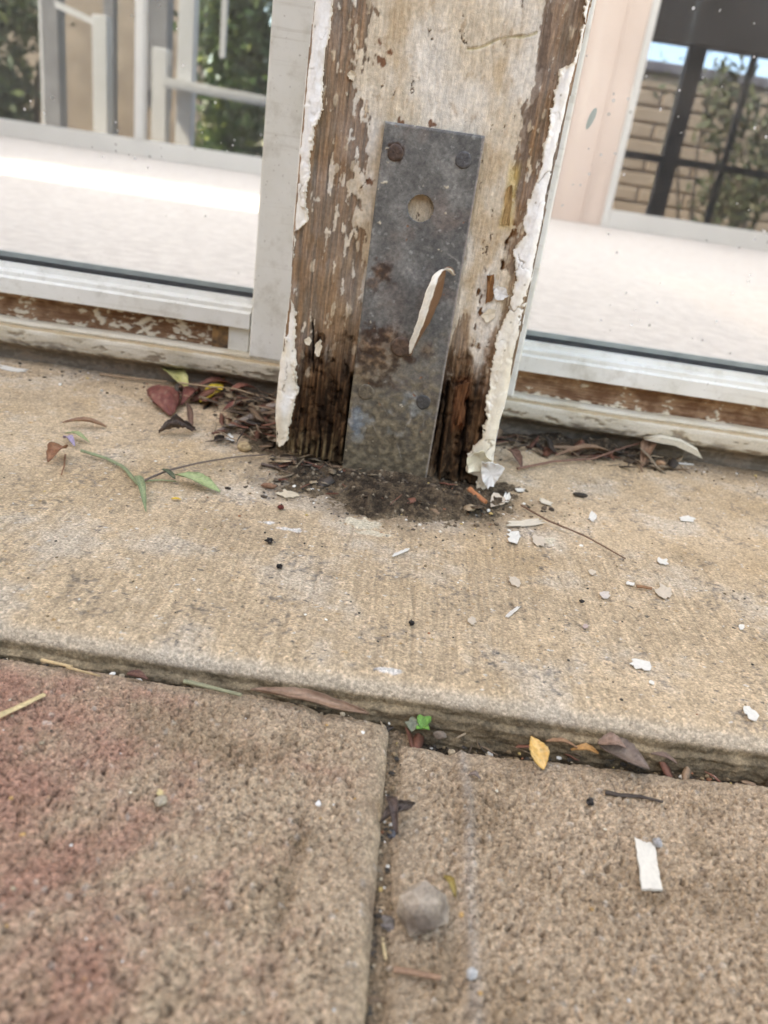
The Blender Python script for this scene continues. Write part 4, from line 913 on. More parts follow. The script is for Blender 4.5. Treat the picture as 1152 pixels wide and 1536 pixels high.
# ================================================================== SMALL THINGS ON THE GROUND
Z0 = 0.0008; ZPL, ZPR = -0.0085, -0.0180
def groundz(px, py):
    p = onZ(px, py, 0.0)
    if p[1] > NOSE + 0.002: return Z0
    q = onZ(px, py, -0.014); return float(zl_(q[0]) if q[0] < SEAM else zr_(q[0])) + 0.0013
def leaf(name, label, p0, p1, width_px, c1, c2, z=None, lift=(0, 0, 0), cup=0.25, bend=0.15, twist=0.0, shape=0.8, lobes=0, seed=0, stem=None, cat='leaf', group=None, crinkle=0.12, th=0.00035):
    """leaf from stalk p0 to tip p1 (photo pixels on the ground), cupped, bent and crinkled; lift raises base, middle and tip"""
    z = groundz(*p0[:2]) if z is None else z
    a = onZ(*p0, z) if len(p0) == 2 else onY(*p0); b = onZ(*p1, z) if len(p1) == 2 else onY(*p1); L = np.linalg.norm(b - a); e1 = (b - a) / L; e2 = np.cross((0, 0, 1), e1); e2 /= np.linalg.norm(e2)
    W = width_px * pxm(a) * 0.5; n, mm = 26, 13
    t = np.linspace(0, 1, n)[:, None] + np.zeros((1, mm)); w = np.linspace(-1, 1, mm)[None] + np.zeros((n, 1))
    prof_ = np.sin(np.pi * t ** shape) ** 0.85
    if lobes: prof_ = prof_ * (0.72 + 0.38 * np.abs(np.sin(t * math.pi * lobes + seed)))
    prof_ = prof_ * (1 + 0.22 * fbm(t * 8, np.sign(w) + seed, 3, seed + 900) + 0.10 * fbm(t * 30, np.sign(w) + seed, 2, seed + 905)) + 0.02
    ang = cup * w * 2.2; yy = W * prof_ * np.sin(ang) / max(abs(cup) * 2.2, 1e-3) if abs(cup) > 1e-3 else W * prof_ * w
    zz = W * prof_ * (1 - np.cos(ang)) / max(abs(cup) * 2.2, 1e-3) * (1 if cup > 0 else -1) if abs(cup) > 1e-3 else 0 * w
    tw = twist * (t - 0.3) * math.pi
    y2 = yy * np.cos(tw) - zz * np.sin(tw); z2 = yy * np.sin(tw) + zz * np.cos(tw)
    lf = np.interp(t, [0, 0.5, 1], lift)
    z2 = z2 + bend * L * np.sin(np.pi * t) * 0.5 + lf + crinkle * W * fbm(t * 5 + seed, w * 2.2, 3, seed + 901)
    if len(p0) == 2 and len(p1) == 2: z2 = z2 - min(0.0, float(z2.min())) + 0.0004
    P = a + e1 * (t * L)[..., None] + e2 * y2[..., None] + np.array((0, 0, 1.0)) * z2[..., None]
    vein = np.maximum(sstep(0.10, 0.03, np.abs(w)), 0.6 * sstep(0.16, 0.05, np.abs(((t * 7 - np.abs(w) * 1.2) % 1) - 0.5)))
    C = lerp(np.array(c1), np.array(c2), sstep(-0.3, 0.4, fbm(t * 4 + seed, w * 2, 4, seed + 902)))
    C = lerp(C, np.array(c2) * 0.6 + np.array(c1) * 0.6, vein * 0.45)
    blot = fbm(t * 9 + seed, w * 4, 4, seed + 906); C = lerp(C, np.array(c1) * 0.35, sstep(0.15, 0.5, blot) * 0.7); C = lerp(C, np.array((0.42, 0.33, 0.22)), sstep(0.2, 0.5, fbm(t * 14, w * 6 + seed, 3, seed + 907)) * 0.35); C = lerp(C, np.array(c1) * 0.5, sstep(0.8, 1.0, np.abs(w)) * 0.45)
    m = MB().grid(P, C)
    o = m.build(name, 'leaf', None); s_ = o.modifiers.new('solid', 'SOLIDIFY'); s_.thickness = th
    if stem:
        tube(stem, 0.0006, np.array(c2) * 0.7, z, 'stalk', None, o)
    return tag(o, label, cat, group)
def tube(pts, rad, c, z=None, name='twig', label=None, parent=None, lifts=None, taper=0.6, cat='twig', seed=0, flat=1.0, mat='leaf'):
    P0 = []
    for i, p in enumerate(pts):
        zz = (groundz(*p[:2]) if z is None else z) + rad * flat + (lifts[i] if lifts else 0)
        P0.append(onZ(p[0], p[1], zz) if len(p) == 2 else onY(*p))
    P0 = np.array(P0); s_ = np.concatenate(([0], np.cumsum(np.linalg.norm(np.diff(P0, axis=0), axis=1)))); n = max(8, int(s_[-1] / 0.0022))
    tt = np.linspace(0, s_[-1], n); Q = np.stack([np.interp(tt, s_, P0[:, k]) for k in range(3)], 1)
    if n > 12:
        for _ in range(3): Q[1:-1] = 0.25 * Q[:-2] + 0.5 * Q[1:-1] + 0.25 * Q[2:]
    Q[:, 0] += rad * 0.6 * fbm(tt * 90, 0 * tt + seed, 3, seed + 40); Q[:, 2] += np.abs(rad * 0.5 * fbm(tt * 70, 0 * tt + seed, 3, seed + 41))
    T = np.gradient(Q, axis=0); T /= np.linalg.norm(T, axis=1)[:, None]; S_ = np.cross(T, (0, 0, 1.0)); S_ /= np.linalg.norm(S_, axis=1)[:, None]; U = np.cross(S_, T)
    k = 9; a = np.linspace(0, 2 * math.pi, k)[None]; r = (rad * np.linspace(1, taper, n) * (1 + 0.18 * fbm(tt * 160, 0 * tt, 3, seed + 42)))[:, None]
    P = Q[:, None] + S_[:, None] * (r * np.cos(a))[..., None] + U[:, None] * (r * flat * np.sin(a))[..., None]
    C = np.array(c) * (1 + 0.35 * fbm(tt[:, None] * 200 + 0 * a, a * 1.0 + 0 * tt[:, None], 3, seed + 43))[..., None]
    m = MB().grid(P, C)
    for j in (0, n - 1): m.tris(np.vstack((P[j, :-1], Q[j][None])), [(i, (i + 1) % (k - 1), k - 1) for i in range(k - 1)], np.array(c))
    o = m.build(name, mat, parent)
    return tag(o, label, cat) if label else o
def chip(label, cx, cy, w, h, ang, c=(0.78, 0.76, 0.72), z=None, curl=0.10, th=0.00035, seed=None, corners=None, name='paint_chip', cat='paint chip', mat='paint', tilt=0.0, group=None):
    """flat broken scrap lying on the ground with ragged edge"""
    seed = int(cx * 7 + cy) if seed is None else seed; rs = np.random.default_rng(seed); z = groundz(cx, cy) if z is None else z; curl = curl * 0.35 if curl < 0.3 else curl
    if corners is None:
        k = 17; t = np.linspace(0, 2 * np.pi, k, endpoint=False) + rs.normal(0, 0.10, k)
        sq = 1 / np.maximum(np.abs(np.cos(t)), np.abs(np.sin(t))) * 0.45 + 0.6
        rr = sq * (1 + rs.normal(0, 0.17, k)) * 0.44; ca, sa = math.cos(ang), math.sin(ang)
        lx, ly = rr * np.cos(t) * w, rr * np.sin(t) * h; ring = np.stack((cx + lx * ca - ly * sa, cy + lx * sa + ly * ca), 1)
    else:
        ring = []
        cs = [np.array(q, float) for q in corners]
        for a, b in zip(cs, cs[1:] + cs[:1]):
            for q in range(5): ring.append(a + (b - a) * q / 5 + rs.normal(0, 0.7, 2))
        ring = np.array(ring)
    W = np.array([onZ(x, y, z) for x, y in ring]); k = len(W); cen = W.mean(0); rad = np.linalg.norm(W - cen, axis=1)
    up = curl * rad * (0.5 + rs.random() * np.abs(np.cos(np.linspace(0, 2 * np.pi, k) + rs.random() * 6))) + tilt * (W[:, 1] - W[:, 1].min())
    W[:, 2] += up + th; mid = cen + (W - cen) * 0.55; mid[:, 2] = z + th + (W[:, 2] - z - th) * 0.35; cc = cen.copy(); cc[2] = z + th + tilt * (cen[1] - W[:, 1].min()) * 0.6
    top = np.vstack((W, mid, cc[None])); bot = top.copy(); bot[:, 2] -= th; T = []
    for i in range(k):
        j = (i + 1) % k; T += [(i, j, k + j), (i, k + j, k + i), (k + i, k + j, 2 * k)]
    C = np.array(c) * (1 + 0.05 * rs.normal(size=(2 * k + 1, 1)))
    m = MB().tris(top, T, C).tris(bot, [q[::-1] for q in T], C * 0.8)
    m.quads(np.vstack((W, bot[:k])), [(i, k + i, k + (i + 1) % k, (i + 1) % k) for i in range(k)], np.array(c) * 0.9)
    o = m.build(name, mat, None, False); return tag(o, label, cat, group)
def lump_mesh(r, seed, squash=(1, 1, 0.75), rough=0.25, sub=3):
    bm = bmesh.new(); bmesh.ops.create_icosphere(bm, subdivisions=sub, radius=1.0)
    V = np.array([v.co[:] for v in bm.verts]); F_ = np.array([[v.index for v in f.verts] for f in bm.faces]); bm.free()
    n_ = fbm(V[:, 0] * 1.3 + seed, V[:, 1] * 1.3 + V[:, 2] * 1.1, 4, seed) + 0.6 * fbm(V[:, 2] * 3 + seed, V[:, 0] * 3 - V[:, 1] * 2, 3, seed + 1)
    V = V * (1 + rough * 1.6 * n_)[:, None] * np.array(squash) * r
    return V, F_, n_
def lump(name, label, px, py, r_px, c1, c2, squash=(1, 1, 0.75), rough=0.25, seed=0, rot=0.0, cat='pebble', mat='grit', z=None, sub=3, sink=0.15):
    z = groundz(px, py) if z is None else z; p = onZ(px, py, z); r = r_px * pxm(p)
    V, F_, n_ = lump_mesh(r, seed, squash, rough, sub); ca, sa = math.cos(rot), math.sin(rot)
    V = np.stack((V[:, 0] * ca - V[:, 1] * sa, V[:, 0] * sa + V[:, 1] * ca, V[:, 2]), 1); V[:, 2] -= V[:, 2].min() + sink * r
    C = lerp(np.array(c1), np.array(c2), sstep(-0.3, 0.35, n_))
    o = MB().tris(V + p, F_, C).build(name, mat, None, cat != 'clod'); return tag(o, label, cat)
#SMALL
# soil heaped at the post's foot and along the wall
def mound(label, cx, cy, rx, ry, hmax, seed, res=0.0006, pale=0.0):
    xs = np.arange(cx - rx * 1.15, cx + rx * 1.15, res); ys = np.arange(cy - ry * 1.15, cy + ry * 1.15, res)
    X, Y, Z, C = soil_grid(xs, ys, 0.0, 0.0013, seed)
    q = np.hypot((X - cx) / rx, (Y - cy) / ry) + 0.42 * fbm(X * 32, Y * 32, 4, seed + 9); big = fbm(X * 45, Y * 45, 4, seed + 7); fine = fbm(X * 300, Y * 300, 3, seed + 8)
    body = hmax * np.clip(1 - q ** 1.5, -1, 1) + hmax * 0.45 * big * sstep(1.2, 0.3, q) - 0.0022 + 0.0011 * fine
    Zm = slab_z(X, Y) + body + (Z - 0.0004) * 1.2
    keep = ((Zm > slab_z(X, Y) - 0.0012)); kf = keep[:-1, :-1] | keep[1:, 1:]
    C = lerp(C, np.array((0.20, 0.145, 0.09)), sstep(0.0028, 0.0, body + 0.003 * big) * 0.65 + pale)
    o = MB().grid(np.stack((X, Y, Zm), -1), C, keep=kf).build('soil_debris', 'soil'); return tag(o, label, 'soil', kind='stuff')
mound('dark crumbly soil heaped in front of the post foot', 0.006, -0.006, 0.084, 0.062, 0.0105, 950)
mound('dark leaf litter and soil beside the left of the post', -0.088, 0.070, 0.032, 0.065, 0.006, 960, 0.0009)
mound('dark soil lying along the foot of the right sill', 0.150, 0.128, 0.085, 0.022, 0.010, 970, 0.0009)

# grit: crumbs, seeds and dust grains, far too many to count
def grit(name, label, spots, seed, matn='grit'):
    rs = np.random.default_rng(seed); base = []
    for k in range(6):
        V, F_, n_ = lump_mesh(1.0, 50 + k, (1, 0.8, 0.55), 0.35, 1); base.append((V, F_))
    m = MB()
    for (x, y, z, r, c) in spots:
        V, F_ = base[rs.integers(6)]; a = rs.random() * 6.28; ca, sa = math.cos(a), math.sin(a); s_ = r * (0.7 + 0.6 * rs.random(3))
        W = V * s_; W = np.stack((W[:, 0] * ca - W[:, 1] * sa + x, W[:, 0] * sa + W[:, 1] * ca + y, W[:, 2] + z + r * 0.25), 1)
        m.tris(W, F_, np.array(c) * (0.75 + 0.5 * rs.random()))
    o = m.build(name, matn, None, False); return tag(o, label, 'grit', kind='stuff')
rs = np.random.default_rng(5)
PAL = [((0.06, 0.05, 0.04), .34), ((0.20, 0.14, 0.08), .24), ((0.42, 0.33, 0.22), .18), ((0.70, 0.66, 0.58), .14), ((0.30, 0.13, 0.07), .05), ((0.50, 0.36, 0.14), .05)]
pc = [p[0] for p in PAL]; pw = np.array([p[1] for p in PAL]); pw /= pw.sum()
sp_ = []
for _ in range(900):                                                  # crumbs round the post
    x = 0.008 + rs.normal() * 0.055; y = -0.035 + rs.normal() * 0.022
    sp_.append((x, y, float(slab_z(np.array(x), np.array(y))), 0.0003 + 0.0009 * rs.random() ** 3, pc[rs.choice(6, p=pw)]))
for _ in range(1900):                                                  # sprinkled over the slab
    x = rs.uniform(-0.30, 0.30); y = rs.uniform(-0.205, 0.12)
    sp_.append((x, y, float(slab_z(np.array(x), np.array(y))), 0.00020 + 0.0007 * rs.random() ** 5, pc[rs.choice(6, p=pw)]))
for _ in range(420):                                                  # drifted against the sills
    x = rs.uniform(-0.36, 0.36); y = 0.128 - abs(rs.normal()) * 0.022
    if -0.08 < x < 0.07: continue
    sp_.append((x, y, 0.001, 0.0004 + 0.0012 * rs.random() ** 2, pc[rs.choice(6, p=pw)]))
for _ in range(420):                                                  # dark crumbs heaped on the mound
    x = 0.006 + rs.normal() * 0.036; y = -0.006 - abs(rs.normal()) * 0.022
    sp_.append((x, y, 0.0062 * max(0, 1 - abs(y) / 0.055) * max(0, 1 - abs(x - .006) / .09), 0.0006 + 0.0016 * rs.random() ** 2, [(0.05, 0.036, 0.025), (0.09, 0.065, 0.045), (0.14, 0.10, 0.065)][rs.integers(3)]))
for _ in range(300):                                                  # over the mound, higher up
    x = 0.004 + rs.uniform(-0.06, 0.06); y = rs.uniform(-0.04, -0.004)
    sp_.append((x, y, 0.0050 * max(0, 1 - abs(y) / 0.05), 0.0004 + 0.0012 * rs.random() ** 2, pc[rs.choice(6, p=pw)]))
grit('grit', 'fine grit and crumbs strewn over the concrete slab', sp_, 21)
sp_ = []
for _ in range(170):
    x = rs.uniform(-0.17, 0.19); y = rs.uniform(-0.345, -0.226)
    if abs(x - SEAM) < 0.007: continue
    sp_.append((x, y, float(zl_(x) if x < SEAM else zr_(x)) + 0.0008, 0.00025 + 0.0007 * rs.random() ** 3, [(0.66, 0.58, 0.44), (0.42, 0.33, 0.22), (0.75, 0.72, 0.66), (0.12, 0.09, 0.07), (0.5, 0.3, 0.12)][rs.integers(5)]))
for _ in range(260):
    x = rs.uniform(-0.17, 0.19); y = -0.2190 + rs.normal() * 0.0018
    sp_.append((x, y, float(zl_(x) if x < SEAM else zr_(x)) - 0.0045, 0.0004 + 0.0011 * rs.random() ** 2, pc[rs.choice(6, p=pw)]))
for _ in range(70):
    x = SEAM + rs.normal() * 0.0016; y = rs.uniform(-0.345, -0.222)
    sp_.append((x, y, -0.0208, 0.0004 + 0.0010 * rs.random() ** 2, pc[rs.choice(6, p=pw)]))
grit('grit', 'fine grit and seeds strewn over the pavers and their joint', sp_, 22)
# fibres and splinters in the litter
def litter(label, n, boxes, seed):
    rs = np.random.default_rng(seed); m = MB()
    for _ in range(n):
        x0, x1, y0, y1, z0, z1, lmax = boxes[rs.integers(len(boxes))]
        p = np.array((rs.uniform(x0, x1), rs.uniform(y0, y1), rs.uniform(z0, z1))); a = rs.uniform(0, 6.28); L = lmax * (0.3 + 0.7 * rs.random())
        d = np.array((math.cos(a), math.sin(a), rs.normal() * 0.15)); r = rs.uniform(0.00012, 0.0006); side = np.cross(d, (0, 0, 1)); side /= np.linalg.norm(side); upv = np.cross(side, d)
        pts = [p + d * L * t + np.array((0, 0, 1)) * 0.12 * L * math.sin(math.pi * t) + side * 0.2 * L * math.sin(3 * t) for t in (-.5, -.17, .17, .5)]
        wz = rs.choice([1.0, 1.0, 5.0, 9.0]); V = []
        for k, q in enumerate(pts):
            s_ = (0.5, 1, 1, 0.3)[k]
            V += [q + side * r * wz * s_, q + upv * r * s_, q - side * r * wz * s_, q - upv * r * s_]
        Q = [(4 * k + i, 4 * k + (i + 1) % 4, 4 * k + 4 + (i + 1) % 4, 4 * k + 4 + i) for k in range(3) for i in range(4)]
        c = np.array([(0.10, 0.065, 0.04), (0.22, 0.14, 0.085), (0.16, 0.06, 0.035), (0.30, 0.22, 0.14), (0.06, 0.045, 0.035)][rs.integers(5)])
        m.quads(V, Q, c * rs.uniform(0.7, 1.3))
    o = m.build('plant_litter', 'leaf', None); return tag(o, label, 'litter', kind='stuff')
litter('fibres and bits of dead leaf heaped left of the post', 330, [(-0.125, -0.078, 0.01, 0.12, 0.002, 0.010, 0.020), (-0.17, -0.08, 0.085, 0.122, 0.001, 0.008, 0.022)], 31)
litter('fibres and splinters in the soil at the post foot', 150, [(-0.075, 0.075, -0.045, 0.0, 0.001, 0.006, 0.012), (-0.075, -0.02, -0.012, 0.004, 0.001, 0.006, 0.016)], 32)
litter('brown fibres along the foot of the right sill', 120, [(0.075, 0.22, 0.09, 0.122, 0.001, 0.007, 0.026)], 33)
litter('bits of dead stalk in the kerb crack', 70, [(-0.16, 0.19, -0.2215, -0.217, -0.021, -0.016, 0.012), (SEAM - .003, SEAM + .003, -0.34, -0.222, -0.024, -0.022, 0.010)], 34)

# ---- leaves and twigs left of the post
MAROON = ((0.16, 0.042, 0.032), (0.24, 0.085, 0.06)); RUST = ((0.22, 0.085, 0.04), (0.34, 0.16, 0.08)); BROWN = ((0.11, 0.062, 0.038), (0.22, 0.14, 0.09))
leaf('leaf', 'pale olive yellow leaf leaning on the litter left of the post', (246, 568), (281, 594), 30, (0.42, 0.40, 0.14), (0.52, 0.48, 0.22), lift=(.009, .008, .004), cup=0.3, bend=0.1, seed=1)
leaf('leaf', 'broad maroon leaf below the olive yellow leaf', (236, 588), (256, 626), 46, *MAROON, lift=(.004, .005, .001), cup=-0.3, bend=0.2, shape=0.9, seed=2, crinkle=0.25)
leaf('leaf', 'bright yellow two lobed leaf in the litter', (331, 592), (300, 611), 26, (0.72, 0.50, 0.03), (0.80, 0.60, 0.10), lift=(.008, .006, .004), cup=0.45, bend=-0.1, lobes=2, seed=3, twist=0.2)
leaf('leaf', 'dark red leaf scrap just left of the yellow leaf', (298, 596), (272, 612), 22, *MAROON, lift=(.004, .006, .002), cup=0.5, seed=4)
leaf('leaf', 'long dark red leaf below and right of the yellow leaf', (374, 612), (334, 622), 14, *MAROON, lift=(.003, .004, .003), cup=0.35, seed=5)
leaf('leaf', 'red brown leaf above the yellow leaf against the sill', (350, 590), (294, 592), 20, (0.14, 0.045, 0.03), (0.22, 0.09, 0.06), lift=(.006, .008, .006), cup=0.4, seed=6)
leaf('leaf', 'orange brown curled leaf standing against the sill', (334, 592), (326, 560), 16, (0.40, 0.17, 0.04), (0.30, 0.12, 0.04), lift=(.004, .012, .022), cup=0.7, twist=0.5, seed=7)
leaf('leaf', 'brown crumpled leaf tucked behind the left edge of the post', (388, 590), (416, 566), 26, *BROWN, lift=(.004, .010, .014), cup=0.6, twist=0.4, seed=8, crinkle=0.4)
leaf('leaf', 'red brown leaf scrap in the litter close to the post', (345, 600), (383, 596), 18, (0.22, 0.07, 0.045), (0.28, 0.12, 0.08), lift=(.007, .008, .007), cup=0.4, seed=9)
leaf('leaf', 'very dark crumpled leaf lying below the maroon leaf', (238, 652), (292, 650), 30, (0.055, 0.036, 0.026), (0.10, 0.06, 0.04), lift=(.002, .004, .003), cup=0.8, twist=0.5, seed=10, crinkle=0.5)
leaf('leaf', 'brown shrivelled leaf rising from the dark crumpled leaf', (288, 652), (278, 622), 12, (0.15, 0.075, 0.05), (0.20, 0.11, 0.07), lift=(.002, .006, .009), cup=0.7, twist=0.3, seed=11)
leaf('leaf', 'tan red leaf lying flat above the green stem', (160, 641), (94, 641), 15, (0.36, 0.20, 0.11), (0.25, 0.12, 0.07), lift=(0, .002, .003), cup=0.6, seed=12)
leaf('leaf', 'narrow pale green leaf at the top of the green stem', (97, 655), (134, 666), 10, (0.26, 0.30, 0.13), (0.34, 0.36, 0.18), lift=(.002, .003, .001), cup=0.3, seed=13)
leaf('leaf', 'folded red brown leaf left of the green stem', (98, 682), (72, 698), 30, *RUST, lift=(.004, .005, .002), cup=0.55, seed=14, stem=[(98, 682), (96, 700), (92, 712)])
leaf('petal', 'lavender scrap of petal at the top of the green stem', (96, 660), (112, 672), 12, (0.30, 0.24, 0.33), (0.38, 0.30, 0.40), lift=(.001, .003, .001), cup=0.5, seed=15, cat='petal')
leaf('leaf', 'green leaf with a brown stalk right of the green stem', (262, 722), (330, 741), 27, (0.25, 0.31, 0.13), (0.36, 0.40, 0.20), lift=(.004, .003, .001), cup=0.35, bend=0.12, shape=0.9, seed=16, stem=[(214, 722), (240, 720), (264, 722)], twist=0.15)
leaf('leaf', 'small dark green leaf piece at the stalk of the green leaf', (262, 726), (242, 716), 10, (0.06, 0.075, 0.04), (0.12, 0.13, 0.07), lift=(.003, .004, .005), cup=0.5, seed=17)
st_ = tube([(122, 676), (158, 687), (185, 700), (207, 726)], 0.0012, (0.21, 0.24, 0.125), None, 'plant_stem', 'grey green stem with a drooping blade on the slab', None, [.002, .001, .001, .001], 1.0, 'plant stem', 3, 0.7)
b_ = leaf('blade', None, (205, 720), (219, 768), 14, (0.20, 0.25, 0.125), (0.30, 0.34, 0.18), lift=(.002, .002, 0), cup=0.6, shape=0.6, seed=18, cat=None); b_.parent = st_
tube([(214, 722), (250, 706), (300, 694), (355, 685), (398, 682)], 0.0007, (0.13, 0.095, 0.075), None, 'twig', 'thin grey brown twig running from the green stem to the post', None, [.001, .003, .004, .003, .001], 0.6, 'twig', 4)
tube([(392, 696), (420, 702), (470, 712)], 0.0009, (0.10, 0.065, 0.05), None, 'twig', 'short dark twig under the left corner of the post', None, None, 0.7, 'twig', 5)
o = tube([(330, 646), (352, 637), (380, 623), (414, 605)], 0.0030, (0.27, 0.22, 0.19), None, 'dry_stalk', 'flat grey stalk leaning on the left side of the post', None, [.001, .002, .004, .006], 1.0, 'stalk', 6, 0.25)
tube([(150, 561), (200, 568), (250, 572)], 0.0008, (0.34, 0.22, 0.13), None, 'twig', 'straight tan twig along the foot of the left sill', None, [.001, .002, .003], 0.8, 'twig', 7)
tube([(268, 574), (310, 580), (352, 583), (388, 594)], 0.0008, (0.36, 0.25, 0.15), None, 'twig', 'long tan twig lying over the leaves beside the post', None, [.008, .011, .011, .008], 0.7, 'twig', 8)
lump('seed_husk', 'small tan seed husk near the left corner of the post', 366, 676, 11, (0.30, 0.20, 0.11), (0.48, 0.36, 0.20), (1, .7, .7), .12, 61, 0, 'seed')
lump('seed_pod', 'reddish brown pod below the short dark twig', 403, 731, 12, (0.20, 0.10, 0.06), (0.28, 0.15, 0.09), (1, .35, .35), .12, 62, 0.1, 'seed pod')
leaf('petal', 'tiny orange yellow petal below the green leaf', (257, 749), (272, 750), 6, (0.70, 0.42, 0.04), (0.75, 0.5, 0.1), seed=19, cat='petal')
lump('berry', 'tiny dark red berry on the slab near the post', 421, 763, 5, (0.09, 0.02, 0.015), (0.14, 0.03, 0.02), (1, 1, .7), .08, 63, 0, 'berry')
for i, (x, y, r, lab) in enumerate([(404, 814, 7, 'black crumb on the slab below the white smears'), (419, 852, 6, 'black crumb on the slab, lowest of the pair left of centre'), (617, 937, 6, 'black crumb in the middle of the slab near the nose'), (872, 904, 4.5, 'black crumb on the right of the slab below the twig'), (884, 1206, 8, 'black lump on the right paver by the dark twig'), (420, 700, 5, 'dark crumb by the short dark twig')]):
    lump('soil_crumb', lab, x, y, r * 0.75, (0.022, 0.019, 0.017), (0.07, 0.06, 0.055), (1, .9, .8), .45, 70 + i, i, 'crumb', 'soil')
# ---- right of the post
leaf('leaf', 'brown curled leaf standing against the right sill', (962, 704), (972, 664), 26, (0.20, 0.11, 0.065), (0.30, 0.18, 0.11), lift=(.001, .009, .018), cup=0.5, twist=0.25, seed=30, crinkle=0.35)
leaf('leaf', 'long dry brown leaf lying right of the post foot', (915, 686), (828, 690), 16, (0.20, 0.11, 0.06), (0.28, 0.16, 0.09), lift=(.004, .004, .002), cup=0.5, seed=31)
leaf('leaf', 'reddish brown leaf scrap beside the right corner of the post', (760, 682), (782, 704), 18, (0.16, 0.075, 0.05), (0.24, 0.12, 0.08), lift=(.004, .003, .001), cup=0.5, seed=32)
tube([(776, 703), (830, 692), (890, 688), (935, 672), (975, 660)], 0.0010, (0.20, 0.10, 0.065), None, 'twig', 'long brown stalk along the foot of the right sill', None, [.001, .002, .003, .006, .012], 0.6, 'twig', 9)
tube([(782, 758), (820, 780), (880, 805), (938, 838)], 0.0007, (0.16, 0.085, 0.05), None, 'twig', 'thin reddish twig running across the right of the slab', None, [.001, .002, .002, .001], 0.6, 'twig', 10)
tube([(704, 734), (728, 754)], 0.0020, (0.40, 0.15, 0.06), None, 'wood_sliver', 'orange brown wood sliver at the right corner of the post', None, [.004, .001], 0.8, 'sliver', 11)
tube([(998, 693), (1040, 697)], 0.0011, (0.74, 0.71, 0.64), None, 'paint_sliver', 'white paint sliver at the foot of the right sill', None, None, 0.9, 'paint chip', 12, 0.6, 'paint')
lump('seed', 'dark oblong seed on the slab right of the post', 870, 744, 12, (0.035, 0.03, 0.025), (0.07, 0.055, 0.04), (1, .3, .3), .12, 80, 0.05, 'seed')
lump('pebble', 'tan pebble by the brown leaf at the right sill', 990, 699, 8, (0.34, 0.19, 0.10), (0.42, 0.26, 0.15), (1, .7, .6), .15, 81, 0)
W_ = (0.70, 0.66, 0.58); G_ = (0.56, 0.46, 0.35); T_ = (0.62, 0.54, 0.42)
for (lab, x, y, w, h, a, c, cu) in [
    ('white squarish paint chip in front of the post corner', 771, 806, 22, 17, 0.2, W_, .12), ('greyish paint chip just right of the squarish white one', 808, 811, 22, 15, 0.3, G_, .08),
    ('small white paint chip above the reddish twig', 888, 775, 12, 14, 0.5, W_, .1), ('white oval paint chip right of the slab, below the sill', 1030, 779, 22, 9, 0.1, W_, .12),
    ('white paint chip right of the twig end', 994, 843, 17, 9, 0.2, W_, .15), ('pale crumb of paint below the twig end', 888, 859, 12, 9, 0.3, G_, .1),
    ('greyish flat paint chip below the squarish one', 773, 873, 20, 12, 0.6, G_, .06), ('small pinkish paint chip in the right middle of the slab', 908, 893, 17, 10, 0, (0.58, 0.50, 0.43), .12),
    ('grey paint chip beside the short brown stick', 996, 889, 24, 20, 0.7, G_, .12), ('small white chip at the left end of the short stick', 945, 876, 14, 5, 0.2, W_, .1),
    ('pale sliver of paint, slanting, in the right middle', 769, 918, 27, 6, -0.65, (0.62, 0.57, 0.5), .05), ('small grey chip left of the slanting sliver', 708, 932, 14, 11, 0.6, G_, .1),
    ('small white paint chip near the right edge of the slab', 1112, 941, 9, 8, 0, W_, .1), ('large white leaf shaped paint chip near the slab nose', 963, 999, 32, 14, 0.25, W_, .12),
    ('tiny white paint chip under the large leaf shaped one', 977, 1024, 10, 6, 0.3, W_, .1), ('white paint chip on the slab nose at the right edge', 1126, 1071, 26, 16, 0.7, W_, .10),
    ('cream paint sliver right of the post foot', 818, 753, 22, 7, 0.3, T_, .1), ('long curved cream paint strip right of the post foot', 787, 785, 62, 9, -0.05, T_, .12),
    ('white upright paint scrap beside the wood sliver', 759, 752, 11, 15, 0.2, W_, .5), ('grey curled paint scrap beside the wood sliver', 745, 756, 26, 24, 0.4, G_, .35),
    ('white chip right of the post corner', 780, 735, 14, 6, 0, W_, .2), ('pale paint sliver in front of the post', 601, 829, 28, 5, -0.4, (0.66, 0.62, 0.55), .05),
    ('white paint sliver at the left edge by the sill', 18, 554, 42, 7, 0.15, W_, .1), ('cream paint scrap below the seed pod', 430, 742, 30, 11, 0.1, (0.60, 0.50, 0.36), .05),
    ('tiny pink chip near the middle of the slab', 878, 940, 8, 7, 0, (0.48, 0.35, 0.30), .1), ('white chip by the flat grey stalk', 345, 660, 14, 8, 0.4, W_, .3),
    ('yellowish chip on the left paver', 240, 1190, 14, 9, 0.5, (0.60, 0.46, 0.22), .2), ('pale chip on the left paver near the joint', 477, 1206, 9, 8, 0, (0.70, 0.66, 0.6), .2)]:
    chip(lab, x, y, w, h, a, c, None, cu)
chip('large white strip of paint lying on the right paver', 970, 1298, 0, 0, 0, (0.70, 0.64, 0.54), None, 0.03, 0.0009, 5, [(951, 1259), (966, 1266), (981, 1268), (987, 1305), (992, 1337), (961, 1337), (956, 1295)])
tube([(955, 879), (978, 883)], 0.0010, (0.30, 0.15, 0.07), None, 'stick', 'short brown stick between two paint chips', None, None, 0.8, 'stick', 13)
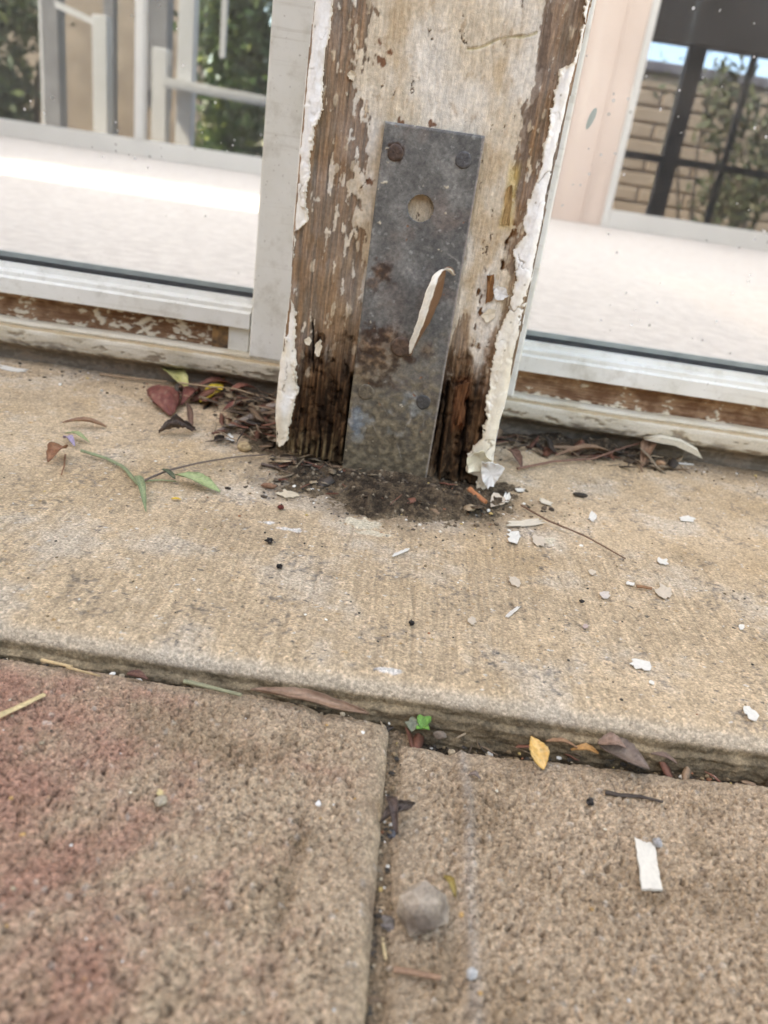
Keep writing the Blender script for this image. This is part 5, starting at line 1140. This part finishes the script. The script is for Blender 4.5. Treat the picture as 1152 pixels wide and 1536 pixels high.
# ---- kerb crack and pavers
ZK = -0.0215
leaf('leaf', 'long twisted brown leaf lying in the kerb crack', (376, 1037, -.2245), (553, 1073, -.2230), 26, (0.20, 0.11, 0.065), (0.32, 0.20, 0.13), lift=(.001, .002, .001), cup=0.55, bend=0.02, twist=0.35, shape=0.85, seed=40, crinkle=0.2)
tube([(62, 990), (108, 1000)], 0.0007, (0.56, 0.39, 0.20), ZPL + .001, 'straw', 'short tan straw in the kerb crack at the left', None, None, 0.8, 'straw', 14)
tube([(100, 1001), (150, 1014)], 0.0006, (0.45, 0.31, 0.16), ZPL + .0008, 'straw', 'thin tan straw beside the short one in the crack', None, None, 0.6, 'straw', 15)
tube([(276, 1022), (320, 1032), (362, 1043)], 0.0009, (0.25, 0.24, 0.14), ZPL + .001, 'straw', 'grey green straw lying in the kerb crack', None, None, 0.8, 'straw', 16)
tube([(-40, 1094), (10, 1068), (68, 1042)], 0.0014, (0.56, 0.42, 0.22), ZPL + .001, 'straw', 'thick tan straw at the left edge of the reddish paver', None, None, 0.7, 'straw', 17, 0.5)
leaf('leaf', 'dark red leaf scrap in the kerb crack at the left', (190, 1012), (222, 1020), 16, (0.10, 0.035, 0.025), (0.17, 0.08, 0.05), z=ZPL + .001, cup=0.5, seed=41)
leaf('leaf', 'orange yellow leaf leaning out of the kerb crack', (797, 1104, -.2225), (815, 1157, -.2330), 32, (0.62, 0.34, 0.09), (0.70, 0.45, 0.18), lift=(.0, .001, .001), cup=0.35, bend=0.05, shape=1.25, seed=42, twist=0.1, crinkle=0.05)
leaf('leaf', 'large grey brown curled leaf against the slab', (900, 1118, -.2235), (973, 1156, -.2290), 54, (0.13, 0.085, 0.060), (0.21, 0.15, 0.115), lift=(.0, .001, .001), cup=0.40, bend=0.02, shape=0.85, seed=43, crinkle=0.04)
leaf('leaf', 'brown folded leaf half behind the large curled one', (896, 1118, -.2232), (938, 1124, -.2240), 30, (0.22, 0.13, 0.09), (0.27, 0.17, 0.12), lift=(.001, .002, .001), cup=0.45, seed=44)
leaf('leaf', 'small orange brown leaf in the crack left of the curled leaf', (898, 1130, -.2228), (856, 1124, -.2228), 15, (0.42, 0.20, 0.06), (0.48, 0.26, 0.10), lift=(.0, .001, .0), cup=0.4, seed=45)
leaf('leaf', 'thin rust coloured leaf in the crack beside the orange yellow leaf', (818, 1114, -.2225), (868, 1126, -.2225), 9, (0.24, 0.12, 0.06), (0.30, 0.16, 0.08), lift=(.001, .002, .001), cup=0.4, seed=46)
leaf('leaf', 'brown pointed leaf in the crack right of the curled leaf', (1015, 1148, -.2228), (974, 1136, -.2225), 12, (0.14, 0.085, 0.06), (0.20, 0.12, 0.09), lift=(.001, .002, .002), cup=0.4, seed=47)
sp0 = empty('sprout', 'tiny bright green sprout growing at the paver joint', 'sprout')
for i, (p0, p1, w, c1, c2, lf) in enumerate([((630, 1104), (626, 1091), 13, (0.09, 0.22, 0.035), (0.14, 0.31, 0.06), (.003, .005, .006)), ((630, 1104), (642, 1094), 13, (0.08, 0.20, 0.035), (0.13, 0.29, 0.055), (.003, .005, .006)), ((630, 1102), (641, 1107), 11, (0.10, 0.24, 0.04), (0.15, 0.32, 0.06), (.003, .004, .004)), ((629, 1103), (622, 1106), 8, (0.09, 0.25, 0.04), (0.14, 0.36, 0.06), (.003, .004, .004))]):
    l_ = leaf('leaf', None, p0, p1, w, c1, c2, z=ZPR + .001, lift=lf, cup=0.3, seed=48 + i, cat=None, lobes=0, shape=1.0); l_.parent = sp0
sp1 = empty('sprout', 'grey green withered sprout left of the bright one', 'sprout')
for i, (p0, p1, w) in enumerate([((617, 1104), (606, 1096), 13), ((617, 1104), (616, 1088), 12), ((617, 1104), (625, 1097), 9)]):
    l_ = leaf('leaf', None, p0, p1, w, (0.16, 0.17, 0.11), (0.24, 0.24, 0.17), z=ZPR + .001, lift=(.002, .004, .004), cup=0.3, seed=52 + i, cat=None); l_.parent = sp1
lump('pebble', 'flat brown pebble right of the green sprout', 659, 1106, 10, (0.16, 0.12, 0.09), (0.22, 0.17, 0.13), (1, .7, .6), .12, 90, 0, z=ZPR)
tube([(908, 1188), (930, 1193), (958, 1194), (994, 1203)], 0.0009, (0.06, 0.042, 0.03), None, 'twig', 'short dark twig lying on the right paver', None, None, 0.5, 'twig', 18)
tube([(590, 1454), (625, 1460), (662, 1467)], 0.0009, (0.30, 0.17, 0.10), None, 'stick', 'thin reddish stick below the large clod', None, None, 0.8, 'stick', 19)
lump('clod', 'large grey brown clod of mortar beside the paver joint', 630, 1388, 40, (0.17, 0.13, 0.10), (0.40, 0.325, 0.25), (.98, .88, .95), .24, 91, 0.5, 'clod', 'grit', None, 2, 0.1)
lump('pebble', 'small pale grey pebble at the bottom of the right paver', 706, 1466, 10, (0.36, 0.35, 0.33), (0.52, 0.51, 0.48), (1, .85, .9), .2, 92, 1)
lump('pebble', 'grey pebble in the joint left of the clod', 580, 1392, 14, (0.15, 0.13, 0.11), (0.22, 0.19, 0.17), (.8, 1, .7), .2, 93, 1, z=-0.0235)
lump('pebble', 'tan pebble on the left paver', 241, 1207, 10, (0.34, 0.28, 0.20), (0.42, 0.35, 0.26), (1, .9, .8), .2, 94, 1)
lump('pebble', 'grey lump at the upper corner of the white paint strip', 984, 1268, 8, (0.30, 0.28, 0.26), (0.44, 0.42, 0.40), (1, .9, .8), .3, 95, 1)
lump('seed', 'pale oval seed in the joint left of the clod', 569, 1368, 10, (0.52, 0.38, 0.24), (0.62, 0.48, 0.32), (1, .5, .5), .08, 96, 0.4, 'seed', z=-0.0225)
lump('seed', 'small cream seed in the joint above the oval one', 572, 1321, 5, (0.6, 0.5, 0.34), (0.7, 0.6, 0.42), (1, .7, .6), .08, 97, 0.4, 'seed', z=-0.0230)
tube([(574, 1408), (579, 1440)], 0.0006, (0.56, 0.43, 0.24), -0.0225, 'straw', 'tan straw in the joint below the oval seed', None, None, 0.8, 'straw', 20)
leaf('leaf', 'small curled yellow brown leaf above the clod', (664, 1322), (682, 1350), 13, (0.28, 0.19, 0.05), (0.38, 0.27, 0.08), lift=(.002, .003, .001), cup=0.7, seed=56)
leaf('leaf', 'dark twisted leaf clump in the paver joint', (568, 1244), (618, 1226), 24, (0.055, 0.035, 0.025), (0.14, 0.10, 0.08), z=-0.0185, lift=(.003, .006, .006), cup=0.8, twist=0.7, seed=57, crinkle=0.5)
leaf('leaf', 'second dark leaf curled over the clump in the joint', (576, 1218), (594, 1258), 22, (0.07, 0.042, 0.03), (0.17, 0.12, 0.10), z=-0.0185, lift=(.006, .008, .002), cup=0.8, twist=0.4, seed=58, crinkle=0.5)
lump('pebble', 'shiny dark grey pebble under the leaf clump', 588, 1256, 9, (0.06, 0.06, 0.065), (0.16, 0.16, 0.17), (1, .8, .8), .15, 98, 0, z=-0.0230)
leaf('leaf', 'small purple brown scrap at the head of the paver ridge', (702, 1166), (720, 1172), 9, (0.16, 0.11, 0.085), (0.30, 0.23, 0.19), lift=(.001, .002, .001), cup=0.6, seed=59)
